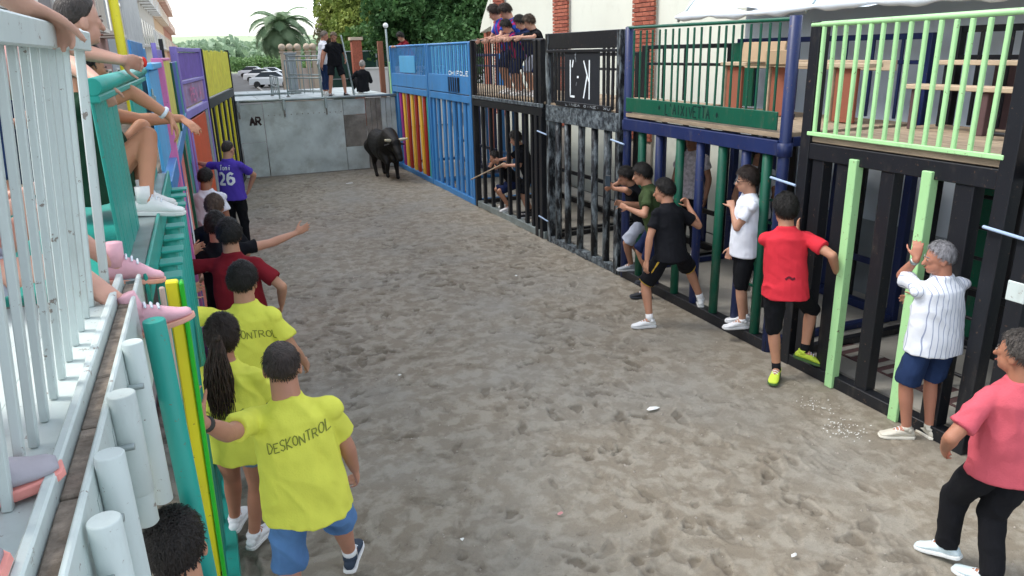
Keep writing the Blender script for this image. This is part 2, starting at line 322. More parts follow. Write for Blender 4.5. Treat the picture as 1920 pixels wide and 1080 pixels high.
# ================================================================== CAGES
def xline(y):
    return float(np.interp(y, [2, 3.4, 5.3, 8.4, 10.8, 14, 20.2], [4.95, 4.95, 4.97, 5.0, 4.95, 4.89, 4.84]))
class Cage:
    def __init__(s, name, label, a, b, side, group, cat='bull run cage'):
        s.a = Vector((a[0], a[1], 0)); d = Vector((b[0]-a[0], b[1]-a[1], 0)); s.L = d.length; s.d = d.normalized(); s.side = side; s.ya, s.yb = a[1], b[1]
        s.e = thing(name, label, cat, s.a, -math.atan2(d.x, d.y), group)
    def u(s, y): return (y-s.ya)/(s.yb-s.ya)*s.L
    def bx(s, name, u0, u1, n0, n1, z0, z1, m, tilt=(0, 0), ch=.005):
        n0, n1 = (n0*s.side, n1*s.side); n0, n1 = min(n0, n1), max(n0, n1)
        return box(name, n0, n1, u0, u1, z0, z1, m, s.e, rot=(tilt[0], tilt[1], 0), ch=ch)
    def tb(s, name, p0, p1, r, m, n=12):   # points are (n, u, z)
        return tube(name, (p0[0]*s.side, p0[1], p0[2]), (p1[0]*s.side, p1[1], p1[2]), r, m, s.e, n)
    def bars(s, name, ys_, z0, z1, wd, dp, ms, n=0., tilt=.006, by_y=True):
        for i, y in enumerate(ys_):
            u = s.u(y) if by_y else y; m = ms[i % len(ms)] if isinstance(ms, list) else ms
            s.bx(name, u-wd/2, u+wd/2, n, n+dp, z0, z1, m, (random.uniform(-tilt, tilt), random.uniform(-tilt, tilt)))
    def planks(s, n0, n1, z, m, wd=.2, th=.035):
        k = max(1, round((n1-n0)/wd)); wdd = (n1-n0)/k
        for i in range(k): s.bx('plank', .03, s.L-.03, n0+i*wdd+.004, n0+(i+1)*wdd-.004, z-th+random.uniform(-.003, .003), z, m)
    def back(s, m, ms, nb=1.7, step=.5, z1=3.1):
        for u in (.05, s.L-.05): s.bx('back_post', u-.045, u+.045, nb, nb+.09, .05, z1, m)
        s.bx('back_rail', .05, s.L-.05, nb+.02, nb+.07, z1-.06, z1, m); s.bx('back_rail', .05, s.L-.05, nb+.02, nb+.07, z1-.3, z1-.26, m)
        s.bx('back_beam', .05, s.L-.05, nb+.01, nb+.08, 2.04, 2.16, m); s.bx('back_sill', .05, s.L-.05, nb+.01, nb+.09, .05, .15, m)
        k = int(s.L/step)
        for i in range(1, k):
            u = i*s.L/k; s.bx('back_bar', u-.055, u+.055, nb+.095, nb+.135, .1, 2.04, ms[i % len(ms)], (random.uniform(-.01, .01), 0))
            s.bx('back_baluster', u-.015, u+.015, nb+.03, nb+.06, 2.2, z1-.05, m)
        for u in (.05, s.L-.05):
            s.bx('cross_beam', u-.04, u+.04, .11, nb-.01, 2.06, 2.15, m); s.bx('cross_sill', u-.04, u+.04, .11, nb-.01, .05, .12, m)
        s.bx('back_girt', .1, s.L-.1, nb-.06, nb-.02, .62, .69, m)
RG = 'cages of barred steel along the right side of the street'
def cpt(y): return (xline(y), y)
M_splash = mat('paint_splashed_black', '#17191d', rough=.45, var=.2, dirt='#a9b6bb', dirt_amt=.62, dscale=11, stretch=(1, 1, .3))
M_splash2 = mat('paint_splashed_beam', '#2c333a', rough=.5, var=.3, dirt='#8b979c', dirt_amt=.75, dscale=14)
# --- bay E: light green balusters over black bars
E_ = Cage('street_cage', 'black cage with light green top railing and two light green bars, nearest on the right', cpt(3.25), cpt(5.24), 1, RG)
E_.bx('sill', 0, E_.L, -.02, .09, .0, .11, M_black); E_.bx('deck_beam', .06, E_.L-.02, -.02, .08, 2.0, 2.14, M_black)
for y, m in ((3.30, M_black), (5.16, M_black)): E_.bx('post', E_.u(y)-.055, E_.u(y)+.055, -.03, .09, .0, 3.16, m)
E_.bars('bar', [5.0, 4.26, 4.72], .1, 2.0, .13, .11, M_black); E_.bars('bar', [4.57, 3.87], .0, 2.06, .085, .085, M_lime, n=-.05)
E_.bars('bar', [3.59], .1, 2.0, .15, .12, M_black); E_.bars('bar', [3.40], .1, 2.0, .07, .05, M_black, n=.1)
E_.planks(0, 1.65, 2.2, M_wood, .24, .05); E_.bx('bottom_rail', .08, E_.L-.1, -.035, .0, 2.205, 2.24, M_lime)
E_.bars('baluster', [5.07, 4.95, 4.83, 4.7, 4.58, 4.46, 4.33, 4.21, 4.08, 3.96, 3.84, 3.72, 3.59, 3.46], 2.23, 3.12, .032, .03, M_lime, n=-.03)
E_.tb('top_rail', (-.015, .02, 3.15), (-.015, E_.L-.03, 3.13), .022, M_lime); E_.back(M_black, [M_black, M_dgreen, M_navy, M_black], z1=3.1, step=.27)
for k, (nn, zz) in enumerate(((1.05, 2.60), (1.4, 2.8))):
    E_.bx('bench_board', .2, E_.L-.1, nn, nn+.2, zz-.04, zz, M_woodl)
for u in (.35, 1.1, E_.L-.2): E_.bx('bench_leg', u-.03, u+.03, 1.08, 1.14, 2.2, 2.555, M_maroon); E_.bx('bench_leg', u-.03, u+.03, 1.45, 1.51, 2.2, 2.755, M_black)
lad = thing('ladder', 'black ladder leaning inside the light green and black cage behind the striped shirt', 'ladder', (5.65, 3.95, .05))
for s_ in (-.17, .17): tube('rail', (0, s_, 0), (.25, s_, 2.35), .022, M_black, lad)
for k in range(9): tube('rung', (.02+.027*k, -.17, .2+.25*k), (.02+.027*k, .17, .2+.25*k), .016, M_black, lad)
# --- bay F: just beyond the right edge of the picture
Fc_ = Cage('street_cage', 'black cage with a white banded post at the right edge of the picture', cpt(1.1), cpt(3.18), 1, RG)
Fc_.bx('sill', 0, Fc_.L, -.02, .09, .0, .11, M_black); Fc_.bx('deck_beam', .06, Fc_.L-.02, -.02, .08, 2.0, 2.14, M_black); Fc_.planks(0, 1.65, 2.2, M_wood, .24, .05)
for y in (1.2, 3.08): Fc_.bx('post', Fc_.u(y)-.06, Fc_.u(y)+.06, -.03, .09, .0, 3.2, M_black)
Fc_.bx('white_band', Fc_.u(3.08)-.065, Fc_.u(3.08)+.065, -.035, .095, 1.28, 1.42, M_white)
Fc_.bars('bar', [2.7, 2.3, 1.9, 1.5], .1, 2.0, .11, .09, [M_black, M_lime, M_navy]); Fc_.bars('baluster', [1.4+.14*i for i in range(12)], 2.2, 3.12, .03, .03, M_black); Fc_.tb('top_rail', (0, 0, 3.14), (0, Fc_.L, 3.14), .025, M_black); Fc_.back(M_black, [M_lime, M_black])
# --- bay D: navy and dark green
D_ = Cage('street_cage', "navy and dark green cage with painted name board and cardboard on its benches", cpt(5.44), cpt(8.40), 1, RG)
D_.bx('sill', 0, D_.L, -.02, .1, .0, .12, M_black); D_.bx('deck_beam', .06, D_.L-.06, -.04, .08, 1.98, 2.12, M_navy)
for y in (5.47, 8.34): D_.tb('post', (.03, D_.u(y), .0), (.03, D_.u(y), 3.22), .055, M_navy, 16); D_.tb('post_collar', (.03, D_.u(y), 1.97), (.03, D_.u(y), 2.1), .072, M_navy, 16)
for i, y in enumerate([7.98, 7.58, 7.15, 6.76, 6.38, 6.0, 5.68]): D_.tb('bar', (.03, D_.u(y), .12), (.03+random.uniform(-.01, .01), D_.u(y)+random.uniform(-.01, .01), 1.99), .05, M_dgreen if i % 2 == 0 else M_navy)
D_.planks(-.02, 1.65, 2.19, M_wood, .24, .05)
D_.bx('name_board', .1, D_.L-.1, -.03, -.01, 2.21, 2.38, M_dgreen)
D_.bars('baluster', [8.2, 8.05, 7.91, 7.78, 7.63, 7.51, 7.36, 7.24, 7.08, 6.96, 6.83, 6.68, 6.54, 6.42, 6.3, 6.17, 6.04, 5.9, 5.77, 5.64], 2.36, 3.17, .022, .022, M_dgreen)
D_.tb('top_rail', (.01, .02, 3.19), (.01, D_.L-.03, 3.21), .018, M_dgreen); D_.back(M_navy, [M_navy, M_dgreen, M_black], z1=3.05, step=.36)
D_.bx('bench_board', .1, D_.L-.6, 1.0, 1.22, 2.74, 2.78, M_woodl); D_.bx('bench_board', .1, D_.L-.6, 1.35, 1.4, 2.7, 2.8, M_woodl)
M_terr = M_tex('terracotta_board', '#8f5541')
for u in (.25, 1.2, 2.0): D_.bx('bench_panel', u, u+.28, 1.05, 1.09, 2.2, 2.73, M_terr); D_.bx('bench_leg', u+.29, u+.34, 1.03, 1.09, 2.2, 2.735, M_woodl)
D_.bx('side_panel', D_.L-.62, D_.L-.15, 1.5, 1.53, 2.22, 3.0, M_dgreen)
flat_text('lettering', "* L'AIXIVETTA *", (-.0335, D_.u(6.98), 2.295), (0, -1, 0), (0, 0, 1), 1.15, .11, .016, M_tex('dark_letter', '#0a2e2a'), D_.e, .08)
cbm = mat('cardboard', '#b39a7c', rough=.9, var=.1, bump=.2)
cb = thing('cardboard_box', 'flattened brown cardboard box propped on the bench of the navy and green cage', 'box', (5.95, 6.72, 2.785))
box('panel', -.02, .0, -.1, .6, 0, .22, cbm, cb, rot=(0, .15, 0)); box('flap', .02, .035, .1, .5, 0, .16, cbm, cb, rot=(0, .3, .1)); box('flap', -.06, -.045, -.25, .1, -.02, .13, cbm, cb, rot=(0, -.1, .25))
lad = thing('ladder', 'dark ladder standing behind the green bar in the navy cage', 'ladder', (5.75, 6.62, .05))
for s_ in (-.19, .19): tube('rail', (0, s_, 0), (.2, s_, 2.2), .025, M_black, lad)
for k in range(8): tube('rung', (.02+.022*k, -.19, .2+.26*k), (.02+.022*k, .19, .2+.26*k), .016, M_dgreen, lad)
# --- bay C: black, splashed with paint, sign panel
C_ = Cage('street_cage', 'black paint splashed cage with a white lettered sign panel', cpt(8.44), cpt(10.62), 1, RG)
C_.bx('sill', 0, C_.L, -.02, .09, .0, .1, M_splash2); C_.bx('deck_beam', .03, C_.L-.03, -.04, .08, 1.93, 2.17, M_splash2)
for y in (8.5, 10.55): C_.bx('post', C_.u(y)-.05, C_.u(y)+.05, -.03, .09, .0, 3.2, M_splash)
for y in (10.3, 9.98, 9.6, 9.17, 8.84): C_.tb('bar', (.03, C_.u(y), .08), (.03+random.uniform(-.02, .02), C_.u(y)+random.uniform(-.03, .03), 1.96), .052, M_splash)
C_.planks(0, 1.65, 2.2, M_wood, .24, .04)
C_.bx('fascia', .1, C_.L-.1, -.02, .02, 2.98, 3.2, M_black); C_.bx('top_rail', .1, C_.L-.1, -.05, -.022, 2.93, 2.97, M_black)
C_.bars('baluster', [8.7+.115*i for i in range(3)]+[10.0+.115*i for i in range(5)], 2.2, 2.98, .045, .03, M_black)
C_.bx('sign_panel', C_.u(8.98), C_.u(9.98), -.03, -.015, 2.19, 2.93, mat('sign_black', '#22262c', rough=.5, var=.15))
Mw = M_tex('white_letter', '#e8f1f4')
lk = [[(-.29, .25), (-.29, -.25), (-.16, -.25)], [(.14, .25), (.02, .0+.02), (.14, .25)], [(.26, .25), (.26, -.27)], [(.1, .24), (.245, -.03)], [(.2, .05), (.1, -.26)], [(-.2, .25), (-.23, .15)], [(-.09, .02), (-.04, .02)]]
del lk[1]
flat_text('lettering', '', (-.0335, C_.u(9.5), 2.58), (0, -1, 0), (0, 0, 1), 1, 1, .03, Mw, C_.e, sts=lk)
Mw2 = M_tex('faded_letter', '#8d9499')
flat_text('lettering', '', (-.0335, C_.u(9.5), 2.58), (0, -1, 0), (0, 0, 1), 1, 1, .012, Mw2, C_.e, sts=[[(-.15, .33), (-.12, .22)], [(-.12, .35), (-.15, .27)], [(-.1, -.05), (-.12, -.1)]])
flat_text('lettering', "LINEA GINEI XU", (-.054, C_.u(9.28), 2.215), (0, -1, 0), (0, 0, 1), 1.25, .03, .008, Mw2, C_.e); C_.bx('lettering_strip', .2, C_.L-.4, -.052, -.035, 2.18, 2.25, M_black); C_.back(M_black, [M_black, M_navy], z1=3.0)
# --- bay B: black
B_ = Cage('street_cage', 'plain black cage with closely set railing bars below the group of leaning children', cpt(10.72), cpt(13.86), 1, RG)
B_.bx('sill', 0, B_.L, -.02, .09, .0, .12, M_galv); B_.bx('deck_beam', .03, B_.L-.03, -.03, .08, 1.98, 2.1, M_black); B_.bx('deck_trim', .03, B_.L-.03, -.04, -.0, 2.11, 2.17, M_splash2)
for y in (10.82, 11.0): B_.bx('post', B_.u(y)-.05, B_.u(y)+.05, -.03, .09, .0, 3.12, M_black)
B_.bx('post', B_.L-.09, B_.L, -.03, .07, .0, 3.17, M_black)
B_.bars('bar', [13.45, 13.05, 12.62, 12.24, 11.87, 11.48, 11.22], .1, 1.98, .075, .06, M_black, tilt=.012); B_.planks(0.02, 1.65, 2.2, M_wood, .24, .04)
B_.bars('baluster', [11.1+.112*i for i in range(24)], 2.17, 3.12, .026, .02, M_black); B_.tb('top_rail', (.01, 0, 3.12), (.01, B_.L-.03, 3.16), .02, M_black); B_.back(M_black, [M_black, M_black, M_navy], z1=2.9)
# --- bays A: blue
A2 = Cage('street_cage', 'blue cage with blue lower bars and a small dark grille on its board', cpt(13.9), cpt(16.74), 1, RG)
A1 = Cage('street_cage', 'blue cage with red, yellow and purple lower bars beside the bull', cpt(16.78), cpt(20.16), 1, RG)
for c, lb in ((A2, None), (A1, None)):
    c.bx('sill', 0, c.L, -.03, .08, .0, .12, M_blue); c.bx('deck_beam', .02, c.L-.02, -.03, .08, 2.0, 2.14, M_blue); c.planks(0.0, 1.65, 2.2, M_wood, .24, .04)
    for u in (.05, c.L-.05): c.bx('post', u-.045, u+.045, -.03, .07, .12, 3.14, M_blue)
    c.tb('top_rail', (.01, 0, 3.13), (.01, c.L, 3.13), .025, M_blue); c.back(M_navy if c is A1 else M_blue, [M_blue, M_navy], z1=2.9)
    c.bars('baluster', [.16+.125*i for i in range(int((c.L-.25)/.125))], 2.45 if c is A1 else 2.5, 3.12, .04 if c is A1 else .06, .02, [M_blue, M_lblue] if c is A2 else M_blue, by_y=False)
A2.bars('bar', [16.53, 16.2, 15.8, 15.46, 15.09, 14.77, 14.43, 14.17], .1, 2.0, .15, .05, M_blue, tilt=.01)
A1.bars('bar', [19.74, 19.4, 19.1, 18.75, 18.37, 18.02, 17.63, 17.3, 16.99], .1, 2.0, .17, .05, [M_blue, M_magenta, M_ocre, M_red, M_ocre, M_red, M_ocre, M_red, M_teal], tilt=.01)
A1.bx('board', .1, A1.L-.1, -.03, -.005, 2.16, 2.47, M_blue); A2.bx('board', .1, A2.L-.1, -.03, -.005, 2.16, 2.52, M_blue)
A1.bx('corner_post', A1.L-.02, A1.L+.07, -.05, .07, .0, 2.75, M_lime); A1.bx('netting_panel', 1.0, 2.4, -.028, -.01, 2.5, 2.9, M_lblue)
A2.bx('grille_panel', A2.u(14.9)-.35, A2.u(14.9)+.35, -.05, -.032, 2.2, 2.48, M_black)
A2.bars('grille_bar', [A2.u(14.9)-.28+.14*i for i in range(5)], 2.18, 2.5, .02, .015, M_blue, n=-.067, by_y=False)
flat_text('lettering', 'CHIFOLE', (-.0535+.02, A2.u(14.6), 2.56), (0, -1, 0), (0, 0, 1), 1.2, .08, .018, Mw, A2.e)
for yy, zz, lb_ in ((10.68, 1.72, 'pale rope tied high between the plain black cage and the paint splashed cage'), (10.66, .35, 'pale rope tied low between the plain black cage and the paint splashed cage'), (5.35, 1.75, 'blue white rope tied round the round navy post beside the nearest black cage'), (3.2, 1.72, 'rope tied at the right edge of the picture above the white banded post'), (8.43, 1.8, 'pale rope tied round the far navy post by the paint splashed cage')):   # rope ties between posts
    o = tag(tube('rope_tie', (xline(yy)-.06, yy-.16, zz), (xline(yy)-.07, yy+.16, zz+.03), .012, M_tex('blue_white_rope', '#9fb4cf')), lb_, 'rope', 'rope ties on the cage posts')
# ================================================================== LEFT SIDE
LG = 'cages along the left side of the street'
# white near cage
wc = thing('street_cage', 'white railed cage in the near left corner with fat white pipes below its deck', 'bull run cage', (0, 0, 0), 0, LG)
def wb(n, *a, m=M_white, **k): return box(n, *a, m, wc, **k)
for k in range(9): wb('deck_plate', -2.2+.19*k, -2.2+.19*(k+1)-.006, .2, 2.6, 2.24, 2.27)
wb('deck_edge', -.48, -.335, .2, 2.6, 2.24, 2.30); wb('edge_lip', -.333, -.313, .2, 2.62, 2.2, 2.335)
for k in range(9): o = box('edge_board', -.311, -.277, .22+.265*k, .475+.265*k, 2.26, 2.303, M_wooddirty, wc)
wb('outer_beam', -.275, -.262, .2, 2.64, 2.02, 2.322)
tilt = -.085
for k in range(16):
    y = .72+.112*k; box('baluster', -.358, -.342, y-.010, y+.010, 2.3, 3.04, M_white, wc, rot=(0, .092, 0), ch=.002)
box('top_rail', -.345, -.275, .3, 2.62, 3.03, 3.085, M_white, wc, rot=(-.003, .08, 0)); 
box('end_post', -.352, -.326, 2.59, 2.615, 2.2, 3.09, M_white, wc, rot=(0, .08, 0))
for (px_, py_, pz_) in ((-.232, 1.165, 2.313), (-.236, 1.338, 2.338), (-.238, 1.606, 2.336), (-.238, 1.925, 2.336)):
    tube('pipe', (px_, py_, {1.606: 2.02, 1.925: 1.88}.get(py_, .02)), (px_, py_, pz_), .0255 if py_ < 1.5 else .0245, M_white, wc, 24)
    wb('bracket', -.261, px_-.03, py_-.035, py_+.035, 2.2, 2.27)
    tube('bolt', (-.26, py_-.05, 2.235), (-.225, py_-.05, 2.235), .008, M_galv, wc, 8)
tube('pipe_sleeve', (-.238, 1.606, 2.1), (-.238, 1.606, 2.337), .028, M_white, wc, 24)
wb('lower_sill', -.29, -.2, .2, 2.6, 0, .1)
for y in (.4, 2.5): wb('back_post', -2.2, -2.12, y-.04, y+.04, 0, 3.0)
# teal cage
T_ = Cage('street_cage', 'teal cage with sheet railing and a yellow and green striped bar at its corner', (-.30, 2.66), (-.30, 5.2), -1, LG)
T_.planks(.06, 1.8, 2.28, M_teal, .3, .03); T_.bx('edge_channel', 0, T_.L, -.04, .05, 2.24, 2.30, M_galv); T_.bx('edge_lip', 0, T_.L, -.055, -.042, 2.2, 2.315, M_teal)
T_.bars('sheet_slat', [2.86+.105*i for i in range(7)], 2.3, 2.9, .098, .012, M_teal, n=.02, tilt=.004)
T_.bx('upper_panel', T_.u(4.25), T_.L-.02, .012, .026, 2.3, 2.88, M_teal); T_.tb('top_rail', (.0, 0, 2.92), (.0, T_.L, 2.93), .028, M_teal)
T_.bx('rail_strip', 0, T_.L, -.015, .03, 2.87, 2.895, M_teal)
for i, y in enumerate((3.0, 3.22, 3.44, 3.68, 3.95, 4.25, 4.55, 4.85, 5.1)):
    T_.tb('bar', (-.03, T_.u(y), .0), (-.085, T_.u(y), 2.2), .036, M_teal, 16); T_.bx('bar_flange', T_.u(y)-.05, T_.u(y)+.05, -.145, -.055, 2.2, 2.212, M_teal)
T_.tb('bar', (-.12, T_.u(2.30), 0), (-.085, T_.u(2.28), 2.27), .032, M_teal, 16)
T_.bx('striped_bar', T_.u(2.60), T_.u(2.64), -.125, -.085, 0, 2.29, M_yellow, (0, .02)); T_.bx('green_stripe', T_.u(2.59)-.002, T_.u(2.64)+.002, -.141, -.127, 0, 2.285, M_bgreen, (0, .02)); T_.bx('pink_edge', T_.u(2.585), T_.u(2.6), -.083, -.065, 0, 2.28, M_tex('beige_edge', '#c9b1a4'), (0, .02))
T_.bx('sill', 0, T_.L, -.13, -.04, 0, .1, M_teal)
for u in (.1, T_.L-.1): T_.bx('back_post', u-.04, u+.04, 1.75, 1.83, 0, 2.9, M_teal)
lock = thing('padlock', 'small steel padlock on the end of the teal railing', 'padlock', (-.262, 5.15, 2.78)); box('body', -.015, .015, -.03, .03, -.05, 0, M_galv, lock); tube('shackle', (0, -.02, 0), (0, .0, .04), .006, M_galv, lock, 8); tube('shackle', (0, .02, 0), (0, .0, .04), .006, M_galv, lock, 8)
# mural cage: light blue, pink framed yellow board, blue
N_ = Cage('street_cage', 'mural painted cage of light blue, pink, yellow and salmon boards', (-.27, 5.24), (-.235, 11.9), -1, LG)
N_.planks(.05, 1.8, 2.28, M_wood, .3, .03); NU = N_.u
N_.bx('board', .02, NU(6.5), 0, .02, 2.3, 2.92, M_lblue); N_.bx('top_rail', .0, NU(6.5), -.03, .05, 2.93, 2.97, M_lblue)
N_.bx('frame_post', NU(6.52), NU(6.66), -.04, .04, 0, 3.0, M_pink); N_.bx('board', NU(6.7), NU(8.9), -.01, .01, 2.1, 2.97, mat('pale_yellow_paint', '#dcd464', rough=.5)); N_.bx('top_rail', NU(6.68), NU(8.9), -.02, .02, 2.975, 3.0, M_pink)
N_.bx('frame_post', NU(8.92), NU(9.1), -.03, .03, 0, 2.95, M_bgreen if False else M_dgreen); N_.bx('board', NU(9.12), NU(11.0), -.01, .01, 2.1, 2.95, M_royal); N_.bx('board', NU(11.02), N_.L-.02, -.01, .01, 1.6, 2.95, M_teal)
cols = [M_lblue, M_blue, M_salmon, M_lblue, M_royal, M_salmon, M_salmon, M_red, M_salmon, M_teal, M_teal, M_dgreen]
nb = 26
for i in range(nb):
    u0 = .03+i*(N_.L-.06)/nb; N_.bx('board', u0+.005, u0+(N_.L-.06)/nb-.005, .0, .03, .08, 2.07, cols[int(i*len(cols)/nb)], (random.uniform(-.004, .004), 0))
N_.bx('deck_beam', 0, N_.L, -.03, .05, 2.1, 2.24, M_blue); N_.bx('sill', 0, N_.L, -.03, .06, 0, .08, M_blue)
for u in (.1, N_.L-.1): N_.bx('back_post', u-.04, u+.04, 1.75, 1.83, 0, 2.9, M_blue)
wt = M_tex('mural_white', '#e4ecef')
for (u0, u1, u2, z0, z1) in ((.2, 1.0, .7, 1.1, 2.0), (1.1, 1.5, 1.7, .5, 1.7), (1.7, 2.2, 2.4, 1.2, 2.05)):
    obj('painted_triangle', mesh_of([(.031, u0, z0), (.031, u1, z0-.2), (.031, u2, z1)], [(0, 1, 2)], wt), N_.e)
# rear boards of the left decks, seen above the rails
RB = thing('board_screen', 'blue and lavender boards standing behind the left deck', 'screen', (-.47, 7.2, 2.3))
box('board', -.02, .0, 0, 1.7, 0, .85, M_blue, RB); box('board', -.02, 0, 1.72, 2.1, 0, .8, M_lblue, RB); box('board', .06, .08, 2.2, 4.5, 0, .8, M_purple, RB); box('post', .06, .11, 4.52, 4.6, -2.2, .95, M_black, RB); box('post', .06, .11, 2.13, 2.18, -2.2, .86, M_purple, RB)
tag(tube('yellow_pole', (-.72, 9.6, 0), (-.72, 9.6, 5.2), .05, M_yellow), 'tall yellow pole standing behind the left cages', 'pole')
# purple cage
Pc = Cage('street_cage', 'lavender cage with a purple upper board and an orange door', (-.24, 12.0), (.11, 14.9), -1, LG)
Pc.planks(.05, 1.8, 2.24, M_wood, .3, .03)
for u in (.06, Pc.L-.06): Pc.bx('post', u-.06, u+.06, -.03, .06, 0, 3.15, M_purple)
Pc.bx('top_rail', .12, Pc.L-.12, -.03, .05, 3.08, 3.14, M_purple); Pc.bx('board', .14, Pc.L-.14, 0, .02, 2.68, 3.07, mat('violet_paint', '#7a5fb8', rough=.5)); Pc.bx('mid_rail', .12, Pc.L-.12, -.03, .04, 2.62, 2.67, M_purple)
Pc.bx('picture_board', .14, Pc.L-.14, 0, .02, 2.28, 2.61, mat('mauve_paint', '#a992b8', rough=.5, dirt='#c26b86', dirt_amt=.6, dscale=5)); Pc.bx('deck_beam', .12, Pc.L-.12, -.03, .05, 2.12, 2.24, M_purple)
Pc.bx('door', .5, Pc.L-.5, -.01, .02, .06, 2.08, M_orange); Pc.bx('jamb', .14, .3, -.02, .03, .06, 2.1, M_magenta); Pc.bx('jamb', .32, .48, -.02, .03, .06, 2.1, M_purple); Pc.bx('jamb', Pc.L-.48, Pc.L-.14, -.02, .03, .06, 2.1, M_greywall)
flat_text('lettering', 'PENYA', (.0325, Pc.L*.5, 2.44), (0, 1, 0), (0, 0, 1), 1.3, .18, .03, M_pink, Pc.e)
# yellow cage
Yc = Cage('street_cage', 'cage with yellow upper boards and black and yellow bars at the far left', (.13, 15.0), (.78, 19.9), -1, LG)
Yc.planks(.05, 1.8, 2.24, M_wood, .3, .03)
for u in (.05, Yc.L-.05): Yc.bx('post', u-.05, u+.05, -.03, .06, 0, 3.14, M_black)
ysf = mat('yellow_board', '#e6df4a', rough=.6, dirt='#d59a3a', dirt_amt=.35, dscale=2.5)
for i in range(14): u0 = .12+i*(Yc.L-.24)/14; Yc.bx('slat', u0+.006, u0+(Yc.L-.24)/14-.006, -.01, .012, 2.28, 3.1+random.uniform(-.02, .03), ysf)
Yc.bx('deck_beam', .1, Yc.L-.1, -.03, .06, 2.08, 2.26, M_black); Yc.bx('sill', 0, Yc.L, -.03, .06, 0, .1, M_black)
Yc.bx('back_wall', .1, Yc.L-.1, .6, .65, .05, 2.05, M_tex('dark_interior_board', '#2a1f1c'))
for i in range(10): u = .3+i*(Yc.L-.6)/9; Yc.bx('bar', u-.085, u+.085, -.01, .04, .1, 2.08, M_yellow if i % 2 == 0 else M_black, (random.uniform(-.006, .006), 0))
for u in (.1, Yc.L-.1): Yc.bx('back_post', u-.04, u+.04, 1.75, 1.83, 0, 2.9, M_black)
# ================================================================== BARRIER ACROSS THE STREET
br = thing('steel_barrier', 'grey sheet steel barrier closing off the far end of the street', 'barrier', (0, 20.0, 0))
box('panel', .82, 1.42, -.03, .02, .9, 1.84, M_sheet, br); box('panel', .84, 1.42, -.035, .015, .02, .885, M_sheet, br); box('panel', 1.44, 3.42, -.05, .02, .02, 1.86, M_sheet, br)
box('panel', 3.44, 4.02, .0, .06, .02, .62, M_sheet, br); box('panel', 3.44, 4.02, .0, .06, .63, 1.45, M_sheetd, br); box('panel', 3.44, 4.02, .0, .06, 1.46, 1.86, M_sheet, br)
for i in range(6): box('plank', 4.04+i*.135, 4.165+i*.135, -.0, .05, .02, 1.86, M_sheetd if i < 3 else M_sheet, br)
box('left_post', .74, .82, -.06, .06, 0, 1.95, M_galv, br); box('kick_plate', .82, 4.85, -.055, -.052, 0, .03, M_sheetd, br)
for i in range(6): box('top_plate', .74+i*.69, .74+(i+1)*.69-.01, -.06, 6.1, 1.88, 1.9, M_sheet, br)
tube('edge_pipe', (.72, -.09, 1.92), (4.9, -.09, 1.92), .03, M_galv, br); tube('edge_pipe', (.72, 3.1, 1.93), (2.8, 3.1, 1.93), .03, M_galv, br)
for x in (.86, 1.95, 3.0): box('clamp', x-.03, x+.03, -.13, -.05, 1.66, 1.95, M_galv, br); tube('clamp_pin', (x, -.1, 1.5), (x, -.1, 1.72), .018, M_sheetd, br)
for i in range(14): tube('rivet', (1.55+i*.14, -.065, 1.55), (1.55+i*.14, -.048, 1.55), .014, M_sheetd, br, 8)
flat_text('graffiti', 'AR', (1.22, -.033, 1.42), (1, 0, 0), (0, 0, 1), .26, .2, .05, M_tex('dark_graffiti', '#3c3030'), br)
# scaffold rails on the barrier
def frame_rail(x0, y0, x1, y1, z1, mids, lab):
    t = thing('rail_frame', lab, 'railing', (x0, y0, 1.9), 0, 'scaffold rails on the steel barrier')
    d = (x1-x0, y1-y0)
    for f in (0, 1): tube('upright', (d[0]*f, d[1]*f, 0), (d[0]*f, d[1]*f, z1), .022, M_galv, t); box('foot', d[0]*f-.05, d[0]*f+.05, d[1]*f-.05, d[1]*f+.05, 0, .02, M_sheetd, t)
    for z in [z1]+mids: tube('rail', (0, 0, z), (d[0], d[1], z), .019, M_galv, t)
    for k in range(1, 4): tube('upright', (d[0]*k/4, d[1]*k/4, .1), (d[0]*k/4, d[1]*k/4, z1), .012, M_galv, t)
frame_rail(2.25, 21.5, 3.0, 20.4, .95, [.5, .15], 'grey pipe rail frame at the left of the white shirted man')
frame_rail(2.5, 22.8, 3.35, 21.2, 1.05, [.55, .12], 'grey pipe rail frame behind the black shirted man on the barrier')
frame_rail(1.9, 20.2, 1.92, 22.5, .55, [.3], 'low thin rail frame at the left end of the barrier top')
pt = thing('gate_pillar', 'dark grey gate pillar behind the rails on the barrier', 'pillar', (2.7, 24, 1.9)); box('shaft', -.13, .13, -.13, .13, 0, 1.1, M_greywall, pt); box('cap', -.17, .17, -.17, .17, 1.1, 1.16, M_greywall, pt)
pole = tag(tube('pole', (3.83, 20.35, 1.92), (3.62, 20.35, 3.45), .022, M_galv), 'pale upright pole held by the man in black on the barrier', 'pole')
wp = thing('wooden_post', 'reddish wooden post at the right end of the barrier top', 'post', (5.0, 22, 1.0)); box('shaft', -.07, .07, -.07, .07, 0, 2.3, M_tex('red_wood', '#8a5c48'), wp)
box('base', -.1, .1, -.1, .1, -1.0, -.002, M_tex('red_wood', '#8a5c48'), wp)
